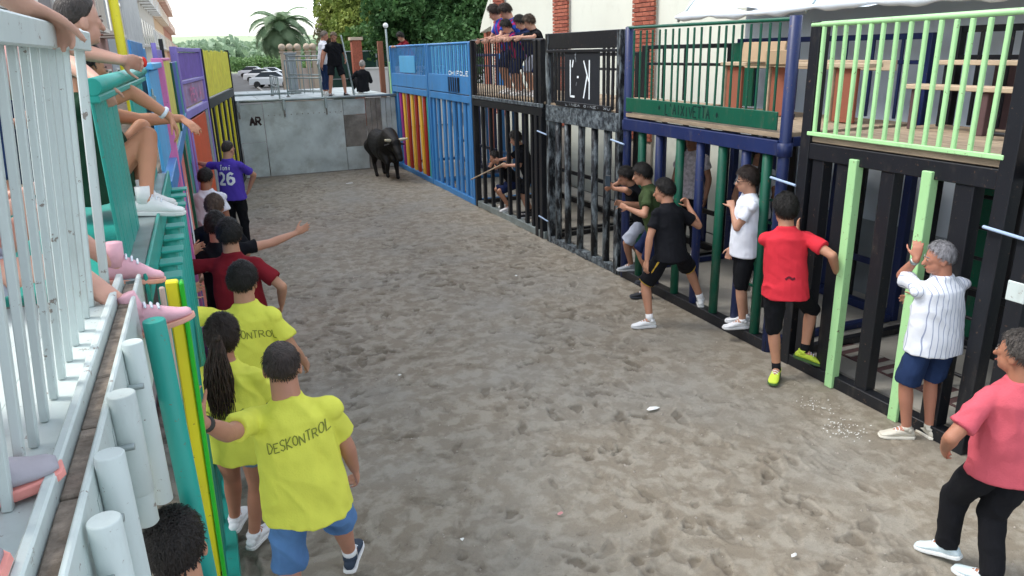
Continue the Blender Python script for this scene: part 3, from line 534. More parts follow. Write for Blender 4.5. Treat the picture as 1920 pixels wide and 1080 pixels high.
# ================================================================== BUILDING ON THE RIGHT
bld = thing('brick_and_cream_building', 'cream walled building with red brick pillars behind the right cages', 'building', (7.55, 0, 0))
box('wall', 0, 6, 8.9, 19.7, 0, 7.5, M_cream, bld)
box('wall', -.35, 6, -2, 8.85, 0, 7.5, M_bluewall, bld); box('wall_base', -.38, -.352, -2, 8.85, .0, .95, M_greywall, bld); box('window_band', -.38, -.352, 2.5, 5.1, 1.35, 2.75, M_maroon, bld)
bw, bh = .235, .062
bmesh_ = [box_mesh(.05, bw, bh, M_brick, .004), box_mesh(.05, bw/2-.006, bh, M_brick, .004)]
Mb2 = mat('brick_dark', '#94503f', rough=.9, var=.3, vscale=14, bump=.4); bmesh2 = box_mesh(.05, bw, bh, Mb2, .004)
for (y0, y1) in ((11.6, 12.32), (14.95, 15.67), (18.6, 19.32)):
    box('pillar_core', -.05, -.002, y0+.01, y1-.01, 0, 7.4, M_tex('mortar', '#b5aca0'), bld)
    for r in range(46):
        z = 1.35+r*.075
        if r % 2 == 0:
            for k in range(3): obj('brick', bmesh2 if random.random() < .3 else bmesh_[0], bld, (-.06+random.uniform(-.003, .003), y0+.12+k*.24, z))
        else:
            for yy in (y0+.06, y1-.06): obj('brick', bmesh_[1], bld, (-.06, yy, z))
            for k in range(2): obj('brick', bmesh2 if random.random() < .3 else bmesh_[0], bld, (-.06+random.uniform(-.003, .003), y0+.24+k*.24, z))
gp_ = thing('brick_gate_pillar', 'small brick gate pillar with a white cap beside the leaning children', 'pillar', (7.9, 20.6, 0)); box('shaft', -.17, .17, -.17, .17, 0, 3.5, M_brick, gp_); box('cap', -.22, .22, -.22, .22, 3.5, 3.6, M_cream, gp_)
# gable top piece left of the wall
obj('gable', mesh_of([(0, 19.72, 3.6), (0, 20.6, 3.45), (0, 20.4, 3.75), (0, 19.72, 4.4), (.3, 19.72, 3.6), (.3, 20.6, 3.45), (.3, 20.4, 3.75), (.3, 19.72, 4.4)], [(0, 1, 2, 3), (7, 6, 5, 4), (0, 4, 5, 1), (1, 5, 6, 2), (2, 6, 7, 3), (3, 7, 4, 0)], M_cream), bld)
# tarpaulin awning
aw = thing('white_awning', 'white tarpaulin awning above the two nearest right cages', 'awning', (6.25, 0, 0))
n1, n2 = 60, 14; V = []; Fx = []
for i in range(n1):
    y = 1.0+i*(9.15-1.0)/(n1-1)
    for j in range(n2):
        t = j/(n2-1); V.append((t*1.0+.02*math.sin(y*3+j), y, 3.36+t*1.15+.035*math.sin(y*5.1+j*1.3)+.03*math.sin(y*1.7+j*.6)-.1*math.sin(t*math.pi)))
for i in range(n1-1):
    for j in range(n2-1): k = i*n2+j; Fx.append((k, k+n2, k+n2+1, k+1))
obj('sheet', mesh_of(V, Fx, M_tarp, True), aw)
V = []; Fx = []
for i in range(90):
    y = 1+i*(9.15-1)/89; r = .045+.018*math.sin(y*7.3)+.01*math.sin(y*17)
    for j in range(10): a = j*math.pi/5; V.append((r*math.cos(a), y, 3.345+.012*math.sin(y*2.3)+r*math.sin(a)))
for i in range(89):
    for j in range(10): Fx.append((i*10+j, i*10+(j+1) % 10, (i+1)*10+(j+1) % 10, (i+1)*10+j))
obj('rolled_hem', mesh_of(V, Fx, M_tarp, True), aw)
for y in (1.2, 4.2, 6.7, 9.1): tube('strut', (.0, y, 3.3), (.95, y, 4.3), .02, M_galv, aw)
# ================================================================== LEFT STREET BUILDINGS
M_glass = mat('window_glass', '#3a444c', rough=.15, var=.1, bump=0)
def facade(name, lab, y0, y1, hgt, col, wcol, x=-3.0, balc=True, ribs=False, zs=(.9, 3.9, 6.9, 9.9)):
    t = thing(name, lab, 'building', (x, y0, 0), 0, 'buildings down the left side of the street'); L = y1-y0
    box('wall', -8, 0, 0, L, 0, hgt, M_tex(name+col, col), t)
    n = max(1, int(L/3.2))
    for z in zs:
        if z+1.6 > hgt: break
        for k in range(n):
            yy = (k+.5)*L/n
            f = box('window', .0, .05, yy-.6, yy+.6, z-.0, z+1.75, M_tex('frame'+wcol, wcol), t); bx_ = box('pane', .026, .034, -.5, .5, -.8, .8, M_glass, f)
            if balc and z > 2:
                box('balcony', 0, .75, yy-.9, yy+.9, z-.15, z-.02, M_tex('slab'+col, wcol), t)
                for q in range(9): box('balcony_bar', .7, .72, yy-.88+q*.22, yy-.86+q*.22, z-.02, z+.95, M_tex('bars'+wcol, wcol), t)
                box('balcony_rail', .69, .73, yy-.9, yy+.9, z+.95, z+1.0, M_tex('bars'+wcol, wcol), t)
    if ribs:
        for q in range(int(L/.6)): box('rib', 0, .12, q*.6+.1, q*.6+.2, 2.5, hgt, M_tex('rib', '#e3e3e0'), t)
    box('cornice', 0, .3, 0, L, hgt-.3, hgt-.05, M_tex('slab'+col, wcol), t)
facade('town_house', 'nearest left house, grey with dark upright window bars', 8, 24, 11, '#8d8785', '#c9c5bf', balc=False)
facade('town_house', 'pinkish house with cream window surrounds beyond the grey house', 24.2, 34, 12, '#b58c83', '#e4ddcf')
facade('apartment_block', 'pale grey block beside the yellow pole', 34.2, 44, 13, '#a9adb0', '#d8d8d4', balc=False)
facade('apartment_block', 'white ribbed block with pale upright pipes', 44.2, 58, 13, '#cfcdc8', '#ecebe6', ribs=True, balc=False)
facade('apartment_block', 'cream block with white balconies down the left side', 58.3, 82, 15, '#d6cdbf', '#f0eee8')
facade('apartment_block', 'tan block next to last on the left side', 82.3, 108, 15, '#d9b48c', '#efe3cf')
facade('apartment_block', 'last reddish brown block with balconies at the end of the left side', 108.3, 150, 17, '#b97d63', '#e9cdb8')
# ================================================================== FAR LANDSCAPE
def foliage(name, c, c2=None, tr=.25):
    m = bpy.data.materials.new(name); m.use_nodes = True; N = m.node_tree.nodes; L = m.node_tree.links; b = N['Principled BSDF']; b.inputs['Roughness'].default_value = .65; b.inputs['Specular IOR Level'].default_value = .2
    g = N.new('ShaderNodeNewGeometry'); n = N.new('ShaderNodeTexNoise'); n.inputs['Scale'].default_value = 1.3; n.inputs['Detail'].default_value = 5; L.new(g.outputs['Position'], n.inputs[0])
    r = N.new('ShaderNodeValToRGB'); a = lin(c); d = lin(c2 or c); r.color_ramp.elements[0].position = .35; r.color_ramp.elements[1].position = .65
    r.color_ramp.elements[0].color = a+(1,); r.color_ramp.elements[1].color = d+(1,); L.new(n.outputs[0], r.inputs[0]); L.new(r.outputs[0], b.inputs['Base Color'])
    t = N.new('ShaderNodeBsdfTranslucent'); L.new(r.outputs[0], t.inputs[0]); mx = N.new('ShaderNodeMixShader'); mx.inputs[0].default_value = tr
    L.new(b.outputs[0], mx.inputs[1]); L.new(t.outputs[0], mx.inputs[2]); L.new(mx.outputs[0], N['Material Output'].inputs[0]); return m
M_fd = foliage('dark_leaves', '#3a5c38', '#587f4a'); M_fo = foliage('olive_leaves', '#71863f', '#a3ad5c'); M_fm = foliage('mid_leaves', '#4c6b3a', '#6f8f4b'); M_palm = foliage('palm_leaves', '#6f8b68', '#9ab08c')
M_bark = mat('bark', '#6f5d4c', rough=.95, var=.3, bump=.8, bscale=12); M_crop = foliage('orchard_leaves', '#55754a', '#7b9862')
def leaf_cloud(cs, n, size, m, name='crown'):
    """leaf sized faces spread through clumps: cs = list of (centre, radii)"""
    C = []
    wgt = np.array([c[1][0]*c[1][1]*c[1][2] for c in cs])**.75; wgt /= wgt.sum()
    for (c, r), q in zip(cs, wgt):
        k = int(n*q); d = rng.normal(size=(k, 3)); d /= np.linalg.norm(d, axis=1)[:, None]; rad = rng.random(k)**.42
        p = d*rad[:, None]; nz = fbm(p*2.2+np.array(c)*.37, 1, 3, 3); p = p*(1+.38*nz)[:, None]; keep = fbm(p*3.1+np.array(c)*.71, 1, 2, 8) > -.12
        C.append((p*np.array(r)+np.array(c))[keep])
    C = np.concatenate(C); k = len(C); A = rng.normal(size=(k, 3)); A /= np.linalg.norm(A, axis=1)[:, None]; B = np.cross(A, rng.normal(size=(k, 3))); B /= np.linalg.norm(B, axis=1)[:, None]
    s = size*rng.uniform(.6, 1.4, (k, 1)); return quads_mesh(name, C, A*s, B*s*.55, m)
def limb(L_, p0, p1, r0, r1, n=7):
    p0, p1 = Vector(p0), Vector(p1); d = (p1-p0).normalized(); a = d.orthogonal().normalized(); b = d.cross(a); V, Fq = L_; k = len(V)
    for p, r in ((p0, r0), (p0.lerp(p1, .5)+a*r0*.3, (r0+r1)/2), (p1, r1)):
        for i in range(n): V.append(tuple(p+(a*math.cos(i*2*math.pi/n)+b*math.sin(i*2*math.pi/n))*r))
    for j in range(2):
        for i in range(n): Fq.append((k+j*n+i, k+j*n+(i+1) % n, k+(j+1)*n+(i+1) % n, k+(j+1)*n+i))
def tree(name, lab, x, y, h, r, m, n, ls, trunk_r=.22, group='trees behind the far barrier', low=.35, clumps=11, z0=0.):
    t = thing(name, lab, 'tree', (x, y, z0), 0, group); L_ = ([], [])
    limb(L_, (0, 0, 0), (r*.06, 0, h*.55), trunk_r, trunk_r*.6); cs = []
    for k in range(clumps):
        a = k*2.4+random.random(); rr = r*random.uniform(.25, .75); z = h*random.uniform(low+.12, .88); c = (rr*math.cos(a), rr*math.sin(a), z)
        cs.append((c, (r*random.uniform(.35, .5),)*2+(h*random.uniform(.12, .2),))); limb(L_, (r*.06, 0, h*random.uniform(.35, .55)), c, trunk_r*.4, .03)
    cs.append(((0, 0, h*(.5+low/2)), (r*.6, r*.6, h*.28)))
    obj('trunk', mesh_of(L_[0], L_[1], M_bark, True), t); obj('crown', leaf_cloud(cs, n, ls, m), t); return t
tree('broadleaf_tree', 'big dark green tree nearest the cream building', 12.4, 31, 9, 4.2, M_fd, 70000, .08, low=.15)
tree('broadleaf_tree', 'dark green tree left of centre of the dark clump', 9.7, 33, 8.5, 2.5, M_fd, 45000, .08, low=.2)
tree('broadleaf_tree', 'tall dark tree rising behind the dark clump', 14.0, 44, 13, 4.5, M_fd, 40000, .12, low=.2)
tree('olive_green_tree', 'yellowish green feathery tree beside the street lamp', 9.0, 43, 7.2, 2.4, M_fo, 34000, .09, low=.15)
tree('olive_green_tree', 'yellowish green tree behind the man in black', 9.9, 50, 7.6, 2.4, M_fo, 26000, .1, low=.15)
tree('broadleaf_tree', 'thin topped green tree reaching above the olive trees', 11.6, 62, 12, 2.4, M_fm, 7000, .16, low=.4)
tree('broadleaf_tree', 'brownish bare twigged tree right of the palm', 9.2, 56, 6.2, 1.2, foliage('dry_leaves', '#7c7460', '#8f8a6c'), 2600, .12, low=.45)
tree('broadleaf_tree', 'low bushy tree behind the green fence', 9.2, 36, 4.6, 2.4, M_fm, 9000, .13, low=.15)
def palm(x, y, h, fl, lab):
    t = thing('palm_tree', lab, 'palm', (x, y, 0)); L_ = ([], [])
    limb(L_, (0, 0, 0), (.1, 0, h*.5), .38, .3, 10); limb(L_, (.1, 0, h*.5), (0, 0, h), .3, .34, 10); obj('trunk', mesh_of(L_[0], L_[1], M_bark, True), t)
    for k in range(46):
        a = k*2.399; el = 1.25-1.75*(k/46)**.8+random.uniform(-.1, .1); ln = fl*random.uniform(.85, 1.1); V = []; Fq = []
        d = Vector((math.cos(a), math.sin(a), 0)); s = Vector((-d.y, d.x, 0)); p = Vector((0, 0, h)); e = el; n = 12; pts = [p.copy()]
        for i in range(n): p = p+(d*math.cos(e)+Vector((0, 0, 1))*math.sin(e))*ln/n; e -= .13+.02*i*.5; pts.append(p.copy())
        for i in range(1, n*3):
            f = i/3; j = int(f); q = pts[j].lerp(pts[min(n, j+1)], f-j); wl = .6*math.sin(math.pi*min(1, .12+f/n*.95))*fl/2.6
            tn = (pts[min(n, j+1)]-pts[j]).normalized() if j < n else d
            for sg in (-1, 1):
                tip = q+s*sg*wl+tn*wl*.7-Vector((0, 0, .25*wl)); b0 = len(V); V += [tuple(q-tn*.07), tuple(q+tn*.08), tuple(tip)]; Fq.append((b0, b0+1, b0+2))
        for i in range(n): b0 = len(V); V += [tuple(pts[i]+s*.025), tuple(pts[i]-s*.025), tuple(pts[i+1]-s*.015), tuple(pts[i+1]+s*.015)]; Fq.append((b0, b0+1, b0+2, b0+3))
        obj('frond', mesh_of(V, Fq, M_palm), t)
palm(6.3, 60, 5.0, 3.2, 'date palm with drooping fronds beside the parked cars')
# garden wall with ball topped pillars
gw = thing('garden_wall', 'pinkish garden wall with pillars carrying stone balls', 'wall', (4.35, 42, 0)); Mst = M_tex('pale_stone', '#cdbba5')
box('wall', 0, 1.75, -.1, .1, 0, 2.3, M_tex('pink_render', '#cfc0b4'), gw)
def ball_mesh(r, m):
    bm = bmesh.new(); bmesh.ops.create_uvsphere(bm, u_segments=16, v_segments=10, radius=r); me = bpy.data.meshes.new('ball'); bm.to_mesh(me); bm.free(); me.materials.append(m); me.shade_smooth(); return me
bmz = ball_mesh(.19, Mst)
for x in (0, .38, .78, 1.27, 1.58): box('pillar', x-.11, x+.11, -.16, .16, 0, 3.1, Mst, gw); box('pillar_cap', x-.15, x+.15, -.2, .2, 3.1, 3.17, Mst, gw); obj('stone_ball', bmz, gw, (x, 0, 3.36))
lw_ = thing('low_wall', 'white low garden wall behind the seated man in black', 'wall', (6.3, 31, 0)); box('wall', 0, 3.5, 0, .2, 0, 2.35, M_tex('white_render', '#d3d1cc'), lw_); box('coping', -.03, 3.53, -.04, .24, 2.35, 2.42, M_tex('white_render', '#d3d1cc'), lw_)
gf = thing('mesh_fence', 'green screened fence behind the men on the barrier', 'fence', (5.3, 33, 0)); Mgs = mat('green_screen_cloth', '#2f4f45', rough=.9, var=.25, vscale=3)
for k in range(4): box('screen', k*1.0+.03, k*1.0+.97, 0, .02, 1.0, 3.05, Mgs, gf); box('post', k*1.0-.03, k*1.0+.03, -.03, .05, 0, 3.1, M_galv, gf)
for z in (1.95, 3.06): tube('rail', (0, -.02, z), (4, -.02, z), .02, M_galv, gf)
bp_ = thing('brick_post', 'brick gate post lit pale on one side beyond the green fence', 'pillar', (6.35, 32.4, 0)); box('shaft', -.2, .2, -.2, .2, 0, 3.5, M_brick, bp_); box('cap', -.26, .26, -.26, .26, 3.5, 3.62, Mst, bp_)
for (x, y, z, lab) in ((6.15, 26, 3.85, 'round white street lamp above the green fence'),):
    t = thing('street_lamp', lab, 'street lamp', (x, y, 0)); tube('post', (0, 0, 0), (0, 0, z-.1), .035, M_galv, t); obj('globe', ball_mesh(.09, M_tex('lamp_white', '#e9ecec')), t, (0, 0, z))
# parked cars
def car_mesh():
    prof = [(-2.1, .35), (-2.15, .75), (-1.95, .95), (-1.2, 1.02), (-.55, 1.42), (.75, 1.46), (1.5, 1.1), (2.05, .98), (2.15, .6), (2.1, .35)]
    return prof
def parked_car(x, y, rz, col, lab):
    t = thing('parked_car', lab, 'car', (x, y, -.012), rz, 'cars parked beyond the barrier'); m = mat('car_'+col, col, rough=.25, var=.03, bump=0, spec=.6)
    prof = [(-2.1, .32), (-2.16, .7), (-2.0, .92), (-1.15, 1.0), (1.55, 1.02), (2.05, .92), (2.15, .6), (2.1, .32)]
    V = []; Fq = []
    for w_, zo in ((-.86, 0), (-.78, .0), (.78, .0), (.86, 0)):
        for (a, b) in prof: V.append((w_, a*(.985 if abs(w_) > .8 else 1), b if abs(w_) < .8 else min(b, .86)))
    n = len(prof)
    for j in range(3):
        for i in range(n): Fq.append((j*n+i, j*n+(i+1) % n, (j+1)*n+(i+1) % n, (j+1)*n+i))
    Fq += [tuple(range(n))[::-1], tuple(range(3*n, 4*n))]; obj('body', mesh_of(V, Fq, m, False), t)
    cab = [(-1.25, .98), (-.5, 1.44), (.9, 1.46), (1.6, .99)]; V = []; Fq = []
    for w_ in (-.74, .74):
        for i, (a, b) in enumerate(cab): V.append((w_*(.84 if i in (1, 2) else 1), a, b))
    for i in range(4): Fq.append((i, (i+1) % 4, 4+(i+1) % 4, 4+i))
    Fq += [(3, 2, 1, 0), (4, 5, 6, 7)]; obj('windows', mesh_of(V, Fq, M_glass), t)
    V2 = [(w_*1.01*(.84), a, b+.012) for w_ in (-.76, .76) for (a, b) in ((-.5, 1.44), (.9, 1.46))]; V2 += [(v[0], v[1], v[2]+.04) for v in V2]
    obj('roof', mesh_of(V2, [(0, 1, 3, 2), (4, 6, 7, 5), (0, 4, 5, 1), (2, 3, 7, 6), (0, 2, 6, 4), (1, 5, 7, 3)], m), t)
    for sx in (-1, 1):
        for yy in (-1.35, 1.35): w_ = tube('wheel', (sx*.72, yy, .32), (sx*.88, yy, .32), .32, M_rubber, t, 18)
        tube('headlight', (sx*.6, -2.1, .68), (sx*.6, -2.17, .68), .1, M_tarp, t, 10)
for a in ((7.4, 96, 1.2, '#eef1f3', 'white car second from the near end of the parked row'), (7.9, 118, 1.2, '#dfe4e8', 'pale car at the far end of the parked row'), (6.9, 78, 1.25, '#e6eaec', 'white car parked nearest to the barrier on its left'), (8.3, 80, 1.3, '#d5dbe0', 'silver car right of the nearest white car'), (9.2, 104, 1.3, '#c9d0d6', 'silver car behind the white ones under the palm')):
    parked_car(a[0], a[1], a[2], a[3], a[4])
kb = structure(obj('kerb', mesh_of([(4.4, 48, -.01), (4.6, 48, -.01), (7.5, 148, -.01), (7.3, 148, -.01), (4.4, 48, .12), (4.6, 48, .12), (7.5, 148, .12), (7.3, 148, .12)], [(4, 5, 6, 7), (0, 4, 7, 3), (1, 2, 6, 5), (0, 1, 5, 4)], M_conc)))
# terrain rising to the hills
tx = np.linspace(-500, 700, 60); ty = np.concatenate([np.linspace(152, 500, 40), np.linspace(520, 1500, 40)])
TX, TY = np.meshgrid(tx, ty); TP = np.stack([TX.ravel(), TY.ravel(), 0*TX.ravel()], 1)
TZ = np.clip(TY-170, 0, None)*.013+np.clip(TY-900, 0, None)*.035+(fbm(TP, .006, 3, 2)*6).reshape(TX.shape)*np.clip((TY-300)/500, 0, 1)
M_field = foliage('field_green', '#8b9d79', '#a3ae8c', .0)
structure(set_grid('fields', tx, ty, TZ-.06, M_field))
cs = []
for k in range(150): cs.append(((rng.uniform(-25, 60), 160+rng.random()*26, 1.1), (rng.uniform(1.5, 3), rng.uniform(1.5, 3), rng.uniform(1.2, 2.1))))
stuff(obj('orchard_hedge', leaf_cloud(cs, 60000, .3, M_crop)))
cs = []
for k in range(420):
    yy = 230+rng.random()*900; cs.append(((rng.uniform(-.35, .5)*yy*.6, yy, max(0, yy-170)*.013+3), (rng.uniform(4, 10), rng.uniform(4, 10), rng.uniform(2, 5))))
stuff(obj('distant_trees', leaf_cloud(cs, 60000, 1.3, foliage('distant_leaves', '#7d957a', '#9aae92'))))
for k, (x, y, s_) in enumerate(((22, 560, 14), (34, 640, 12), (50, 700, 16), (14, 620, 10), (60, 600, 12))):
    t = thing('farmhouse', 'low pale farm building with a brown roof far out in the fields', 'house', (x, y, (y-170)*.013), .2, 'farm buildings far out in the fields'); box('wall', 0, s_, 0, 8, 0, 5, M_cream, t); box('roof', -.4, s_+.4, -.4, 8.4, 5, 6, M_terr, t)
# scraps and stones on the mud
scr = M_tex('white_scrap', '#e4e6e2')
for (x, y, s_, lab) in ((3.20, 4.62, .09, 'crumpled white paper scrap in the middle right of the mud'),):
    pass
def scrap(x, y, s_, lab, m=scr):
    V = [(s_*math.cos(a)*random.uniform(.5, 1), s_*.6*math.sin(a)*random.uniform(.5, 1), random.uniform(.004, .02)) for a in np.linspace(0, 2*math.pi, 8)[:-1]]; V.append((0, 0, .022))
    o = obj('paper_scrap', mesh_of(V, [(i, (i+1) % 7, 7) for i in range(7)], m), None, (x, y, .012)); tag(o, lab, 'litter'); return o
# ================================================================== PEOPLE
def V3(*a): return np.array(a, dtype=float)
def nrm(v): v = np.asarray(v, float); return v/(np.linalg.norm(v)+1e-9)
def frame(d, side=None):
    d = nrm(d); s = np.array(side if side is not None else ((1, 0, 0) if abs(d[0]) < .8 else (0, 1, 0)), float)
    a = nrm(s-d*np.dot(s, d)); return a, np.cross(d, a)
class Prim:
    def __init__(s): s.V = []; s.F = []; s.n = 0
    def rings(s, rg, n=16):
        """rg: list of (centre, vec a, vec b); closed with caps"""
        t = np.arange(n)*2*math.pi/n; c, q = np.cos(t)[:, None], np.sin(t)[:, None]; b = s.n
        for (o, A, B) in rg: s.V.append(np.asarray(o)+c*np.asarray(A)+q*np.asarray(B)); s.n += n
        for j in range(len(rg)-1):
            for i in range(n): s.F.append((b+j*n+i, b+j*n+(i+1) % n, b+(j+1)*n+(i+1) % n, b+(j+1)*n+i))
        s.F.append(tuple(range(b, b+n))[::-1]); s.F.append(tuple(range(b+(len(rg)-1)*n, b+len(rg)*n)))
    def limb(s, p0, p1, r0, r1, side=None, sx=1., sy=1., round_=(1, 1), mid=None, n=14):
        p0, p1 = np.asarray(p0, float), np.asarray(p1, float); d = p1-p0; l = np.linalg.norm(d); u = d/l; a, b = frame(u, side); R = []
        if round_[0]:
            for f in (.0, .5, .87): R.append((p0-u*r0*math.sqrt(max(0, 1-f*f))*min(sx, sy), max(f, .06)))
        R = [(o, f*r0) for o, f in R]; R.append((p0, r0))
        if mid:
            for f, r in mid: R.append((p0+d*f, r))
        R.append((p1, r1))
        if round_[1]:
            for f in (.87, .5, .0): R.append((p1+u*r1*math.sqrt(1-f*f)*min(sx, sy), max(f, .06)*r1))
        s.rings([(o, a*r*sx, b*r*sy) for o, r in R], n)
    def ell(s, c, A, B, C_, n=16, m=9):
        c = np.asarray(c); R = []
        for j in range(m+1):
            ph = -math.pi/2+math.pi*(j+.02)/(m+.04); R.append((c+np.asarray(C_)*math.sin(ph), np.asarray(A)*max(.04, math.cos(ph)), np.asarray(B)*max(.04, math.cos(ph))))
        s.rings(R, n)
    def mesh(s, m, off, smooth=True):
        V = np.concatenate(s.V)-off; return mesh_of(V.tolist(), s.F, m, smooth)
JOBS = []
def remesh_job(prim, m, off, name, parent, voxel, smooth=3, disp=None, after=None):
    o = obj(name, prim.mesh(m, off), parent); md = o.modifiers.new('r', 'REMESH'); md.mode = 'VOXEL'; md.voxel_size = voxel; md.use_smooth_shade = True
    sm = o.modifiers.new('s', 'SMOOTH'); sm.factor = .5; sm.iterations = smooth; JOBS.append((o, disp, after, np.asarray(off, float), m)); return o
def flush_jobs():
    bpy.context.view_layer.update(); dg = bpy.context.evaluated_depsgraph_get()
    for o, disp, after, off, m in JOBS:
        me = bpy.data.meshes.new_from_object(o.evaluated_get(dg)); old = o.data; o.modifiers.clear(); o.data = me
        me.materials.clear(); me.materials.append(m)
        if disp:
            n = len(me.vertices); co = np.empty(n*3); me.vertices.foreach_get('co', co); no = np.empty(n*3); me.vertices.foreach_get('normal', no)
            co = co.reshape(-1, 3); co = co+no.reshape(-1, 3)*disp(co, no.reshape(-1, 3))[:, None]; me.vertices.foreach_set('co', co.ravel()); me.update()
        me.shade_smooth()
        if after: after(o)
    JOBS.clear()
def ik(a, b, l1, l2, pole):
    a, b = np.asarray(a, float), np.asarray(b, float); d = b-a; L = np.linalg.norm(d); mx = (l1+l2)*.995
    if L > mx: b = a+d/L*mx; d = b-a; L = mx
    u = d/L; x = (l1*l1-l2*l2+L*L)/(2*L); h = math.sqrt(max(0, l1*l1-x*x)); p = np.asarray(pole, float); p = nrm(p-u*np.dot(p, u)); return a+u*x+p*h, b
SKINS = {}
def skin(c):
    if c not in SKINS:
        m = mat('skin'+c, c, rough=.55, var=.08, vscale=9, bump=.12, bscale=150, spec=.35)
        b = m.node_tree.nodes['Principled BSDF']; b.inputs['Subsurface Weight'].default_value = .08; b.inputs['Subsurface Radius'].default_value = (.02, .008, .004); SKINS[c] = m
    return SKINS[c]
def hairm(c): return mat('hair'+c, c, rough=.5, var=.55, vscale=55, bump=1., bscale=140, spec=.4, stretch=(1, 1, .35))
M_eye = mat('eye_dark', '#1c1512', rough=.3, bump=0); M_eyew = mat('eye_white', '#8f8078', rough=.4, bump=0); M_lip = mat('lip', '#9c5a4e', rough=.5, bump=0)
def hand(P, wrist, d, palm, thumb, curl=.4, s=1., spread=.12):
    d = nrm(d); palm = np.asarray(palm, float); thumb = np.asarray(thumb, float)
    palm = palm-d*np.dot(palm, d); palm = nrm(palm) if np.linalg.norm(palm) > .1 else frame(d)[0]
    t = np.cross(d, palm); t = t if np.dot(t, thumb) > 0 else -t; wrist = np.asarray(wrist, float)
    P.rings([(wrist-d*.012*s, t*.026*s, palm*.019*s), (wrist+d*.02*s, t*.031*s, palm*.018*s), (wrist+d*.055*s, t*.040*s, palm*.016*s), (wrist+d*.088*s, t*.041*s, palm*.0135*s), (wrist+d*.096*s, t*.034*s, palm*.010*s)], 14)
    for off, l, r in ((.031, .072, .0088), (.0105, .081, .0092), (-.0105, .075, .0088), (-.031, .058, .0078)):
        p = wrist+d*.088*s+t*off*s; q = p-d*.03*s; P.limb(q, p, r*s*1.1, r*s*1.05, n=8); ang = 0.; base = nrm(d+t*spread*off/.03)
        for k, f in enumerate((.46, .30, .24)):
            ang += curl*(.75, 1.25, .8)[k]; dd = base*math.cos(ang)+palm*math.sin(ang); e = p+dd*l*f*s; P.limb(p, e, r*s*(1-.07*k), r*s*(.95-.09*k), n=8); p = e
    p = wrist+d*.028*s+t*.026*s; dd = nrm(d*.75+t*.75+palm*.25)
    for k, l in enumerate((.040, .032, .026)): e = p+dd*l*s; P.limb(p, e, (.0125, .0105, .0095)[k]*s, (.0105, .0095, .008)[k]*s, n=8); p = e; dd = nrm(dd+d*.35+palm*.3*(.4+curl)-t*.1)
def head_geo(P, hc, hf, hu, hr, s, neckbase, fem=False):
    hc = np.asarray(hc)
    P.ell(hc+hu*.022*s-hf*.006*s, hr*.073*s, hf*.094*s, hu*.098*s)
    P.ell(hc-hu*.045*s+hf*.026*s, hr*.058*s, hf*.062*s, hu*.068*s)
    P.ell(hc-hu*.082*s+hf*.062*s, hr*.03*s, hf*.026*s, hu*.022*s)                      # chin
    P.ell(hc-hu*.002*s+hf*.075*s, hr*.05*s, hf*.02*s, hu*.03*s)                         # brow and cheek plane
    P.limb(hc+hf*.088*s+hu*.01*s, hc+hf*.108*s-hu*.028*s, .009*s, .0145*s, side=hr, n=10)      # nose
    P.ell(hc-hu*.056*s+hf*.083*s, hr*.024*s, hf*.012*s, hu*.010*s, 12, 6)               # lips
    for q in (-1, 1):
        P.ell(hc+hr*q*.076*s-hf*.008*s-hu*.012*s, hr*.010*s, (hf*.018+hu*.004)*s, (hu*.031-hf*.006)*s, 12, 7)
    P.limb(neckbase, hc-hu*.03*s-hf*.018*s, .066*s if not fem else .054*s, .059*s if not fem else .050*s, round_=(1, 1), n=16)
def eyes(hc, hf, hu, hr, s, off, parent, brow):
    hc = np.asarray(hc)-off
    for q in (-1, 1):
        P = Prim(); P.ell(hc+hf*.089*s+hu*.008*s+hr*q*.030*s, hr*.013*s, hf*.006*s, hu*.0065*s, 10, 6); e = obj('eye', P.mesh(M_eyew, V3(0, 0, 0)), parent)
        P = Prim(); P.ell(hc+hf*.0945*s+hu*.008*s+hr*q*.030*s, hr*.0055*s, hf*.003*s, hu*.0058*s, 10, 6); obj('pupil', P.mesh(M_eye, V3(0, 0, 0)), e)
        P = Prim(); P.limb(hc+hf*.092*s+hu*.026*s+hr*q*.014*s, hc+hf*.082*s+hu*.028*s+hr*q*.048*s, .004*s, .003*s, n=8); obj('eyebrow', P.mesh(brow, V3(0, 0, 0)), parent)
    P = Prim(); P.limb(hc+hf*.094*s-hu*.057*s-hr*.02*s, hc+hf*.094*s-hu*.057*s+hr*.02*s, .0035*s, .0035*s, n=8); obj('mouth', P.mesh(M_lip, V3(0, 0, 0)), parent)
